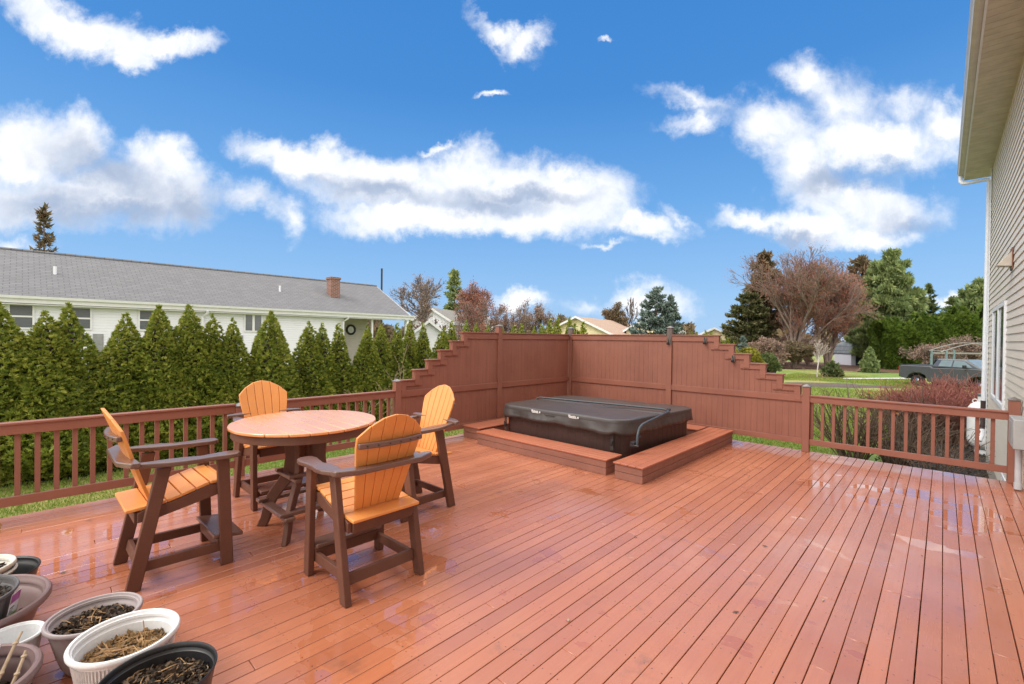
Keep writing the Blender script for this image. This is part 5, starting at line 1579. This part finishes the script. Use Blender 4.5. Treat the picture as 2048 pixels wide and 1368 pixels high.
b = MB(); b.box(1.90, -.80, 1.40, 1.99, .80, 1.84); b.build('roll_bar', M_bk, tr, bevel=.03)

ca = empty('canopy_frame', (.03, 46.66, -1), math.atan2(.684, .729), 'arched metal carport frame with teal posts beyond the pickup truck', 'carport')
b = MB()
for y in (0, 1.2):
    pts = [(x, y, 2.10 + .62 * math.sin(PI * x / 5.6)) for x in np.linspace(0, 5.6, 14)]; b.tube(pts, .034, 6)
for x in (.0, 2.8, 5.6): b.tube([(x, 0, 2.10 + .62 * math.sin(PI * x / 5.6)), (x, 1.2, 2.10 + .62 * math.sin(PI * x / 5.6))], .022, 5)
b.tube([(-.25, 0, 2.0), (.02, 0, 2.14)], .05, 6); b.build('roof_hoops', M_galv, ca)
b = MB()
for x, y in ((.18, 0), (.18, 1.2), (1.9, 1.2), (5.4, 0), (5.4, 1.2)): b.box(x - .05, y - .05, 0, x + .05, y + .05, 2.16)
b.build('posts', M_teal, ca)
b = MB(); b.box(.2, 1.17, 1.86, 5.5, 1.23, 1.98); b.build('side_rails', M_galv, ca)
b = MB(); b.tube([(-5.15, 40.1, -.93), (-1.6, 44.6, -.93)], .055, 6); tag(b.build('white_pipe', M_trim), 'long white pipe lying across the lawn left of the truck', 'pipe')
tag(MB().lathe([(.7, -1), (.72, -.5), (.5, .12), (.2, .28), (.001, .30)], (1.0, 40.6), 18, sx=2.2).build('leaf_pile', M_mulchb, smooth=True), 'rounded heap of orange brown leaves behind the truck bed', 'leaf pile')

# =================================================================== ARBORVITAE ROW
protos = [arb_proto(3.35, 1.02, 13500, 11), arb_proto(3.35, .92, 12500, 12), arb_proto(3.25, .80, 10500, 13), arb_proto(3.3, .70, 8200, 14), arb_proto(3.3, .56, 5600, 15)]
far_p = arb_proto(3.4, .48, 1300, 16, size=(.14, .24))
ROW = [(-1.75, 2.45, 0), (-.42, 2.50, 0), (.30, 2.12, 1), (.62, 2.30, 2), (1.50, 2.14, 1), (2.05, 2.34, 2), (2.62, 2.38, 1), (3.07, 2.19, 3), (3.45, 2.12, 3), (4.30, 2.32, 2), (5.30, 2.09, 3), (5.68, 2.08, 4), (6.19, 2.10, 4),
       (6.98, 2.04, 3), (7.50, 2.14, 4), (8.06, 2.16, 4), (8.60, 2.26, 4), (9.06, 2.18, 4), (9.9, 2.05, 3), (10.3, 2.30, 4), (10.85, 2.33, 4), (11.45, 2.26, 4), (11.95, 2.20, 4), (12.8, 2.23, 3), (13.45, 2.22, 5), (14.0, 2.32, 4),
       (14.6, 2.20, 4), (15.05, 2.31, 5), (15.6, 2.55, 5), (16.35, 2.69, 5), (17.15, 2.77, 4), (17.75, 2.47, 5), (18.3, 2.56, 5), (28.8, 2.32, 5), (29.9, 2.24, 5), (31.0, 2.33, 5), (32.2, 2.32, 5), (33.5, 2.45, 5), (34.7, 2.44, 5),
       (35.8, 1.86, 5), (37.0, 1.92, 5), (38.3, 1.96, 5), (39.6, 1.6, 5)]
ORD = ['leftmost', 'second', 'third', 'fourth', 'fifth', 'sixth', 'seventh', 'eighth', 'ninth', 'tenth', 'eleventh', 'twelfth', 'thirteenth', 'fourteenth', 'fifteenth', 'sixteenth', 'seventeenth', 'eighteenth', 'nineteenth', 'twentieth',
       'twenty-first', 'twenty-second', 'twenty-third', 'twenty-fourth', 'twenty-fifth', 'twenty-sixth', 'twenty-seventh', 'twenty-eighth', 'twenty-ninth', 'thirtieth', 'thirty-first', 'thirty-second', 'thirty-third']
allp = protos + [far_p]; used = set()
rr3 = random.Random(8)
gi = 0
for i, (y, zt, k) in enumerate(ROW):
    src = allp[k]
    o = src if k not in used else copy_tree(src); used.add(k)
    hh = zt + 1.0; base_h = (3.35, 3.35, 3.25, 3.3, 3.3, 3.4)[k]
    s = hh / base_h
    x = -12.5 + rr3.uniform(-.12, .12)
    if i < 33: lab = ('leftmost arborvitae in the row behind the left railing' if i == 0 else '%s arborvitae from the left in the row behind the railing' % ORD[i])
    else:
        lab = '%s small arborvitae top from the left, showing over the right fence' % ORD[i - 33].replace('leftmost', 'first')
    place(o, x, y, -1, rr3.uniform(0, 6.28), (1.06 * rr3.uniform(.90, 1.12), 1.08 * rr3.uniform(.88, 1.10), s), lab, 'arborvitae', 'arborvitae planted in a row along the lawn')
# =================================================================== BACKGROUND TREES
o = conifer('spruce_tree', 14.8, 3.1, 26, 21, LM_browng, T_TWIG, (.35, .7), 16, 1.0, -.10, .30, 6, .22, .9, .45, .10, .10)
place(o, -64.2, 1.44, -1, .3, 1, 'thin dark spruce top rising behind the ranch house roof at the left', 'spruce')
o = bare_tree('bare_tree', 7.9, 31, 6, .52, bud=LM_bud, nbud=2, bsize=(.06, .13), r0=.14, rmin=.018, squash=(1.1, 1.1), stems=2)
place(o, -33.1, 23.8, -1, 0, 1, 'open bare tree standing right behind the ranch house gable end', 'tree')
o = conifer('pine_tree', 10.4, 2.6, 15, 32, LM_pine, T_NEEDLE, (.45, .8), 26, .8, -.02, .2, 5, .2, .7, .5, .25, .2)
place(o, -42.7, 35.3, -1, 1.0, 1, 'green pine between the bare tree and the reddish maple', 'pine')
o = bare_tree('maple_tree', 8.8, 33, 6, .50, bark=M_barkr, bud=LM_red, nbud=4, bsize=(.10, .20), r0=.16, rmin=.02, squash=(.62, .62))
place(o, -37.2, 33.7, -1, 0, 1, 'reddish budding maple beside the green pine', 'maple')
o = bare_tree('bare_shrub', 6.1, 34, 5, .42, bark=M_barkr, bud=LM_red, nbud=3, bsize=(.07, .15), r0=.10, rmin=.018, squash=(1.15, 1.15), stems=4)
place(o, -31.2, 28.2, -1, 0, 1, 'wide pinkish leafless shrub in front of the white gabled house', 'shrub')
o = bare_tree('bare_shrub', 5.2, 35, 5, .42, bark=M_barkr, bud=LM_bud, nbud=3, bsize=(.06, .14), r0=.09, rmin=.018, squash=(1, 1), stems=3)
place(o, -29.6, 31.6, -1, 0, 1, 'smaller pinkish leafless shrub above the corner of the fence', 'shrub')
o = bare_tree('bare_tree', 6.3, 36, 6, .55, bud=LM_bud, nbud=3, bsize=(.07, .14), r0=.10, rmin=.016, squash=(.7, .7))
place(o, -28.75, 34.7, -1, 0, 1, 'small round bare tree left of the cream house', 'tree')
o = bare_tree('bare_tree', 7.3, 37, 6, .6, bud=LM_browng, nbud=9, bsize=(.12, .26), r0=.12, rmin=.02, squash=(.6, .6))
place(o, -31.9, 52.3, -1, 0, 1, 'rounded brown tree showing over the cream house roof', 'tree')
o = bare_tree('bare_tree', 8.2, 38, 5, .5, bud=None, r0=.08, rmin=.022, squash=(.35, .35))
place(o, -30.4, 54.8, -1, 0, 1, 'thin bare saplings above the cream roof beside the spruce', 'tree')
o = conifer('blue_spruce', 5.9, 2.35, 17, 39, LM_spruce, T_TWIG, (.20, .38), 80, .62, -.06, .10, 8, .14, .7, .25, .20, .22)
place(o, -13.6, 28.1, -1, .7, 1, 'broad blue green spruce rising behind the right fence', 'spruce')
o = conifer('blue_spruce', 5.4, 1.3, 11, 40, LM_spruce, T_TWIG, (.20, .36), 45, .7, -.06, .35, 7, .10, .7, .25, .20, .22)
place(o, -12.9, 28.7, -1, .7, 1, 'second narrower spruce leader growing in the blue green spruce', 'spruce')
o = conifer('evergreen_tree', 7.7, 3.3, 17, 41, LM_olive, T_TWIG, (.30, .55), 90, .45, -.04, .04, 8, .18, .6, .35, .1, .25)
place(o, -15.6, 54.0, -1, 1.3, 1, 'dark green evergreen at the left foot of the big red maple', 'evergreen')
o = conifer('pine_tree', 12.4, 3.6, 14, 42, LM_browng, T_NEEDLE, (.5, .95), 30, .55, .0, .32, 6, .28, .7, .5, .28, .25)
place(o, -14.9, 57.4, -1, 0, 1, 'bronze green pine behind the left half of the big red maple', 'pine')
o = bare_tree('maple_tree', 11.8, 43, 6, .40, bark=M_barkr, bud=LM_red, nbud=3, bsize=(.05, .12), r0=.18, rmin=.016, squash=(.98, .98), stems=7, curl=.08, trunk_frac=.10)
place(o, -10.9, 52.6, -1, .4, 1, 'largest tree, a wide leafless maple with reddish buds beyond the lawn', 'maple')
o = bare_tree('maple_tree', 10.6, 44, 6, .44, bark=M_barkr, bud=LM_red, nbud=2, bsize=(.08, .18), r0=.20, rmin=.018, squash=(.85, .85), stems=4, trunk_frac=.10)
place(o, -8.6, 56.0, -1, .9, 1, 'second reddish leafless maple, right of the largest tree', 'maple')
o = conifer('pine_tree', 13.1, 3.9, 14, 45, LM_browng, T_NEEDLE, (.55, 1.0), 30, .6, .0, .30, 6, .3, .7, .5, .28, .25)
place(o, -7.7, 72.3, -1, .3, 1, 'bronze topped pine behind the shed', 'pine')
o = conifer('pine_tree', 12.3, 5.0, 16, 46, LM_pine, T_NEEDLE, (.38, .70), 290, .62, -.03, .08, 8, .2, 1.6, .40, .10, .26)
place(o, -4.35, 64.5, -1, .2, 1, 'tall green white pine with layered boughs right of the shed', 'pine')
o = conifer('spruce_tree', 10.1, 2.0, 18, 47, LM_dark, T_TWIG, (.4, .7), 34, .85, -.08, .1, 7, .2, .8, .3, .1, .2)
place(o, -1.5, 80.9, -1, .2, 1, 'narrow pointed spruce right of the white pine', 'spruce')
o = conifer('pine_tree', 9.6, 3.6, 12, 48, LM_pine, T_NEEDLE, (.45, .85), 60, .5, .0, .25, 7, .25, .8, .4, .2, .24)
place(o, 2.9, 75, -1, .2, 1, 'green pine at the corner of the beige house', 'pine')
o = conifer('evergreen_tree', 9.4, 2.8, 12, 49, LM_dark, T_TWIG, (.45, .8), 50, .5, .0, .1, 7, .25, .7, .35, .1, .24)
place(o, .9, 96.8, -1, .2, 1, 'hazy evergreen top in the gap right of the pointed spruce', 'evergreen')
# clipped hedge wall of tall arborvitae beyond the truck
rh = np.random.default_rng(50); NH = 26000
def hedge(nm, x0, y0, x1, y1, thick, h0, h1, n, seed, lab, lm=LM_hedge, size=(.22, .42)):
    r = np.random.default_rng(seed); t = r.random(n); L = math.hypot(x1 - x0, y1 - y0); dx_, dy_ = (x1 - x0) / L, (y1 - y0) / L
    hh = (h0 + (h1 - h0) * t) * (1 + .10 * np.sin(t * 23) + .06 * np.sin(t * 61 + 1)); v = r.random(n) ** .8
    bul = thick * (.75 + .3 * np.sin(t * L * 1.7) * .5 + .15 * np.sin(v * 9 + t * 30)) * np.where(v > .8, 1 - (v - .8) * 3.2, 1)
    side_ = np.where(r.random(n) < .8, -1, 1)
    P = np.stack([x0 + dx_ * L * t + dy_ * -side_ * -bul, y0 + dy_ * L * t - dx_ * -side_ * -bul, v * hh], 1)
    Dr = np.stack([dy_ * side_ * -1 * np.ones(n) * -1, -dx_ * side_ * -1 * np.ones(n) * -1, np.full(n, .8)], 1) + r.normal(size=(n, 3)) * .5
    V, F, rn = scatter(T_SPRAY, P, Dr, r.uniform(*size, n), r)
    root = empty(nm, (0, 0, -1), 0, lab, 'hedge'); npmesh('foliage', V, F, lm, rn, root)
    c = MB(); ex, ey = dy_ * thick * .45, -dx_ * thick * .45; x0 += dx_ * .9; y0 += dy_ * .9
    c.hexa([(x0 + ex, y0 + ey, 0), (x1 + ex, y1 + ey, 0), (x1 - ex, y1 - ey, 0), (x0 - ex, y0 - ey, 0)], [(x0 + ex, y0 + ey, h0 * .86), (x1 + ex, y1 + ey, h1 * .86), (x1 - ex, y1 - ey, h1 * .86), (x0 - ex, y0 - ey, h0 * .86)])
    c.build('inner_branches', LM_hedge, root)
hedge('hedge', -4.9, 59.0, 4.5, 67.5, 1.2, 4.4, 6.1, 30000, 51, 'tall dense green hedge beyond the pickup truck')
for i, (x, y, h_, lab) in enumerate(((-.6, 53.5, 2.6, 'bushy brown leafless shrub left of the carport frame'), (1.9, 56.5, 3.4, 'bushy brown leafless shrub behind the carport frame'), (3.6, 53.0, 3.2, 'bushy brown leafless shrub at the right of the carport frame'))):
    o = bare_tree('bare_shrub', h_, 60 + i, 5, .5, bark=M_bark, bud=LM_bud, nbud=2, bsize=(.06, .14), r0=.05, rmin=.014, squash=(1.4, 1.4), stems=6)
    place(o, x, y, -1, i, 1, lab, 'shrub')
o = conifer('young_pine', 2.1, .85, 8, 70, LM_pine, T_NEEDLE, (.18, .30), 22, .8, .0, .05, 7, .05, .6, .25, .3, .22)
place(o, -4.75, 51.3, -1, 0, 1, 'small young pine standing right of the shed', 'pine')
o = bare_tree('birch_sapling', 2.9, 71, 4, .35, bark=M_birch, bud=LM_bud, nbud=2, bsize=(.05, .1), r0=.05, rmin=.012, squash=(.9, .9))
place(o, -6.85, 40.6, -1, 0, 1, 'slim white barked sapling in its mulch ring on the lawn', 'sapling')
o = conifer('evergreen_shrub', 1.1, .85, 7, 72, LM_dark, T_TWIG, (.16, .28), 30, .5, 0, .05, 7, .03, .6, .3, .2, .25)
place(o, -6.1, 41.8, -1, 0, 1, 'low dark evergreen shrub beside the white barked sapling', 'shrub')
# understory along the wood edge
for i, (x, y, h_, lab, bk_) in enumerate(((-12.9, 50.3, 3.0, 'reddish brown twiggy undergrowth left of the big maple trunks', M_barkr), (-10.6, 51.5, 2.7, 'tangled twiggy shrub right of the big maple trunks', M_bark), (-10.8, 58.5, 3.0, 'reddish brown shrub just left of the shed', M_barkr), (-14.5, 56.0, 3.2, 'twiggy undergrowth below the bronze green pine', M_bark), (-5.9, 67.5, 2.6, 'brown undergrowth behind the shed roof', M_bark), (-13.0, 62.0, 3.4, 'brown undergrowth deep behind the big maple', M_barkr))):
    o = bare_tree('bare_shrub', h_, 80 + i, 5, .55, bark=bk_, bud=LM_bud if i != 1 else LM_browng, nbud=4, bsize=(.08, .2), r0=.06, rmin=.014, squash=(1.1, 1.1), stems=6)
    place(o, x, y, -1, i, 1, lab, 'shrub')
# small plants to the right of the stepped fence
o = conifer('blue_spruce', 2.9, .85, 11, 90, LM_spruce, T_TWIG, (.16, .28), 40, .8, -.03, .05, 7, .06, .7, .25, .15, .22)
place(o, -10.5, 35.4, -1, 0, 1, 'small pale blue spruce beside the steps of the right fence', 'spruce')
for i, (x, y, h_, rx_, lm_, lab) in enumerate(((-10.9, 33.6, 2.05, .95, LM_gold, 'golden green mounded cypress nearest the right fence steps'), (-10.15, 35.3, 2.0, 1.0, LM_gold, 'golden green mounded cypress right of the first one'),
                                            (-9.35, 37.3, 1.65, .75, LM_dark, 'dark rounded yew with yellow edge right of the golden cypresses'))):
    r = np.random.default_rng(95 + i); n_ = 2600
    th = r.random(n_) * 6.28; ph = np.arccos(1 - 1.15 * r.random(n_)); q = r.uniform(.75, 1.03, n_) * (1 + .12 * np.sin(3 * th + 4 * ph))
    P = np.stack([rx_ * q * np.sin(ph) * np.cos(th), rx_ * q * np.sin(ph) * np.sin(th), np.maximum(.03, h_ * (.42 + .58 * q * np.cos(ph)))], 1)
    V, F, rn = scatter(T_SPRAY, P, norm(P - [0, 0, h_ * .3]) + r.normal(size=P.shape) * .4, r.uniform(.12, .22, n_), r)
    root = empty('mounded_shrub', (x, y, -1), 0, lab, 'shrub'); npmesh('foliage', V, F, lm_, rn, root)
    MB().lathe([(rx_ * .6, 0), (rx_ * .8, h_ * .35), (rx_ * .6, h_ * .7), (.01, h_ * .88)], (0, 0), 14).build('inner_branches', M_barkd, root, smooth=True)
# far woods closing the horizon
r = np.random.default_rng(120); n_ = 30000
ang = r.uniform(-.05, 1.62, n_) ; rad = r.uniform(115, 150, n_)
hx = 5.0 + 2.5 * np.sin(ang * 31) + 2.0 * np.sin(ang * 77 + 1) + 1.2 * np.sin(ang * 190)
P = np.stack([-rad * np.sin(ang - .02), rad * np.cos(ang - .02), -1 + hx * np.sqrt(r.random(n_)) * .8], 1)
V, F, rn = scatter(T_SPRAY, P, r.normal(size=(n_, 3)) + [0, 0, .6], r.uniform(.9, 1.8, n_), r)
tag(npmesh('distant_woods', V, F, LM_browng, rn), 'low distant line of woods at the horizon', 'woods', kind='stuff')


# =================================================================== SHRUBS BY THE DECK
def stem_bush(nm, n, h, spread, seed, mat, r0, label, cat='shrub', forks=2, base_r=.2, arr=None, leafs=0, lean=(0, 0), rmin=.0022, curl=.10, attr=False, fine=2):
    rng = np.random.default_rng(seed); segs = []; tips = []
    for _ in range(n):
        a = rng.random() * 6.28; q = base_r * math.sqrt(rng.random())
        p = np.array([q * math.cos(a), q * math.sin(a), 0.]); tilt = spread * rng.uniform(.1, 1) ** .8
        b_ = rng.normal() * .5 + a
        d = np.array([math.sin(tilt) * math.cos(b_) + lean[0], math.sin(tilt) * math.sin(b_) + lean[1], math.cos(tilt)]); d /= np.linalg.norm(d)
        def go(p, d, L, r_, k):
            m = 4
            for i in range(m):
                d = d + rng.normal(size=3) * curl; d[2] += .03; d /= np.linalg.norm(d); q_ = p + d * L / m
                segs.append((p, q_, r_ * (1 - .2 * i / m), r_ * (1 - .2 * (i + 1) / m))); p = q_
                if k > 0 and i > 0 and rng.random() < .6:
                    s = d + rng.normal(size=3) * .45; s[2] = abs(s[2]) * .7 + .1; go(p, s / np.linalg.norm(s), L * rng.uniform(.35, .6), r_ * .6, k - 1)
            tips.append((p, d))
        go(p, d, h * rng.uniform(.75, 1.1), r0 * rng.uniform(.6, 1.2), forks)
    root = empty(nm, (0, 0, 0), 0, label, cat)
    V, F = segs_mesh(segs, 4 if r0 > .006 else 3, rmin)
    zc_ = V[F].mean(1)[:, 2]; rn = np.clip((zc_ / h - .35) * 1.25 + rng.normal(size=len(F)) * .16, 0, 1) if attr else None
    npmesh('stems', V, F, mat, rn, root)
    if leafs:
        T = np.array([t[0] for t in tips]); idx = rng.integers(0, len(T), leafs)
        V, F, rn = scatter(T_LEAF, T[idx] + rng.normal(size=(leafs, 3)) * .02, rng.normal(size=(leafs, 3)), rng.uniform(.04, .085, leafs), rng)
        npmesh('dead_leaves', V, F, M_orleaf, rn, root)
    return root


o = stem_bush('bare_shrub', 70, 1.22, .62, 130, M_twigg, .0130, 'leafless brown shrub right behind the low railing, left one', base_r=.22, leafs=16, rmin=.003, curl=.13)
o.location = (-1.45, 12.6, -1)
o = stem_bush('bare_shrub', 60, 1.10, .72, 131, M_twigg, .0110, 'leafless brown shrub behind the low railing, in front of the red twig bushes', base_r=.22, leafs=14, rmin=.0028, curl=.13)
o.location = (-.70, 12.9, -1)
o = stem_bush('bare_shrub', 34, .85, .85, 132, M_twigg, .0080, 'low spreading leafless shrub at the deck edge near the propane tank', base_r=.2, leafs=6, rmin=.0024, curl=.16)
o.location = (-.10, 12.0, -1)
o = stem_bush('red_twig_dogwood', 980, 1.05, .42, 133, LM_stem, .0065, 'dense red twig bush nearest the house wall', base_r=.75, rmin=.0045, curl=.09, attr=True, leafs=10)
o.scale = (1, 1, .87)
o.location = (.15, 17.6, -1)
o = stem_bush('red_twig_dogwood', 720, 1.02, .52, 134, LM_stem, .0065, 'dense red twig bush, left one, fanning out over the lawn', base_r=.60, rmin=.0045, curl=.09, attr=True, leafs=14)
o.scale = (1, 1, .86)
o.location = (-.55, 18.1, -1)
o = stem_bush('red_twig_dogwood', 760, 1.20, .40, 135, LM_stem, .0065, 'dense red twig bush behind the other two', base_r=.8, rmin=.0050, curl=.09, attr=True)
o.scale = (1, 1, .86)
o.location = (.45, 19.4, -1)
# dry stalks standing in front of the arborvitae near the left fence post
o = stem_bush('dry_stalks', 16, 1.55, .20, 136, M_twig2, .006, 'pale dry stalks standing between the left railing and the arborvitae', 'dead plant', forks=2, base_r=.30, rmin=.004, curl=.07)
o.location = (-7.6, 4.72, -1)
o = stem_bush('low_stalks', 14, .8, .5, 137, M_twig2, .004, 'low tangle of dead stalks in the planting bed on the lawn', 'dead plant', forks=2, base_r=1.3, rmin=.004, curl=.1)
o.location = (-4.9, 33.9, -1); o.children[0]['kind'] = 'stuff'

# fallen leaves and bits on the deck
dl = [(-1.62, 2.25), (-.92, 3.05), (-1.05, 4.2), (-.55, 3.6), (-2.35, 6.9), (-2.2, 7.4), (-1.75, 6.2), (-.1, 4.9), (-4.5, .2), (-.35, 2.1), (.2, 3.2), (-1.9, 3.6), (-5.72, 4.86)]
for i, (x, y) in enumerate(dl):
    r = random.Random(i); b = MB()
    b.M = Matrix.Translation((x, y, .004)) @ Matrix.Rotation(r.random() * 6.28, 4, 'Z')
    L = r.uniform(.012, .024); b.add([(-L, 0, 0), (0, -L * .4, .002), (L, 0, .004), (0, L * .4, .003), (-L, 0, .0012), (0, -L * .4, .0032), (L, 0, .0052), (0, L * .4, .0042)], [(0, 3, 2, 1), (4, 5, 6, 7), (0, 1, 5, 4), (1, 2, 6, 5), (2, 3, 7, 6), (3, 0, 4, 7)])
    o = b.build('fallen_leaf', M_twigg if i % 3 else M_twig2); tag(o, 'tiny fallen leaf lying on the wet deck boards', 'leaf', 'tiny fallen leaves scattered on the deck')
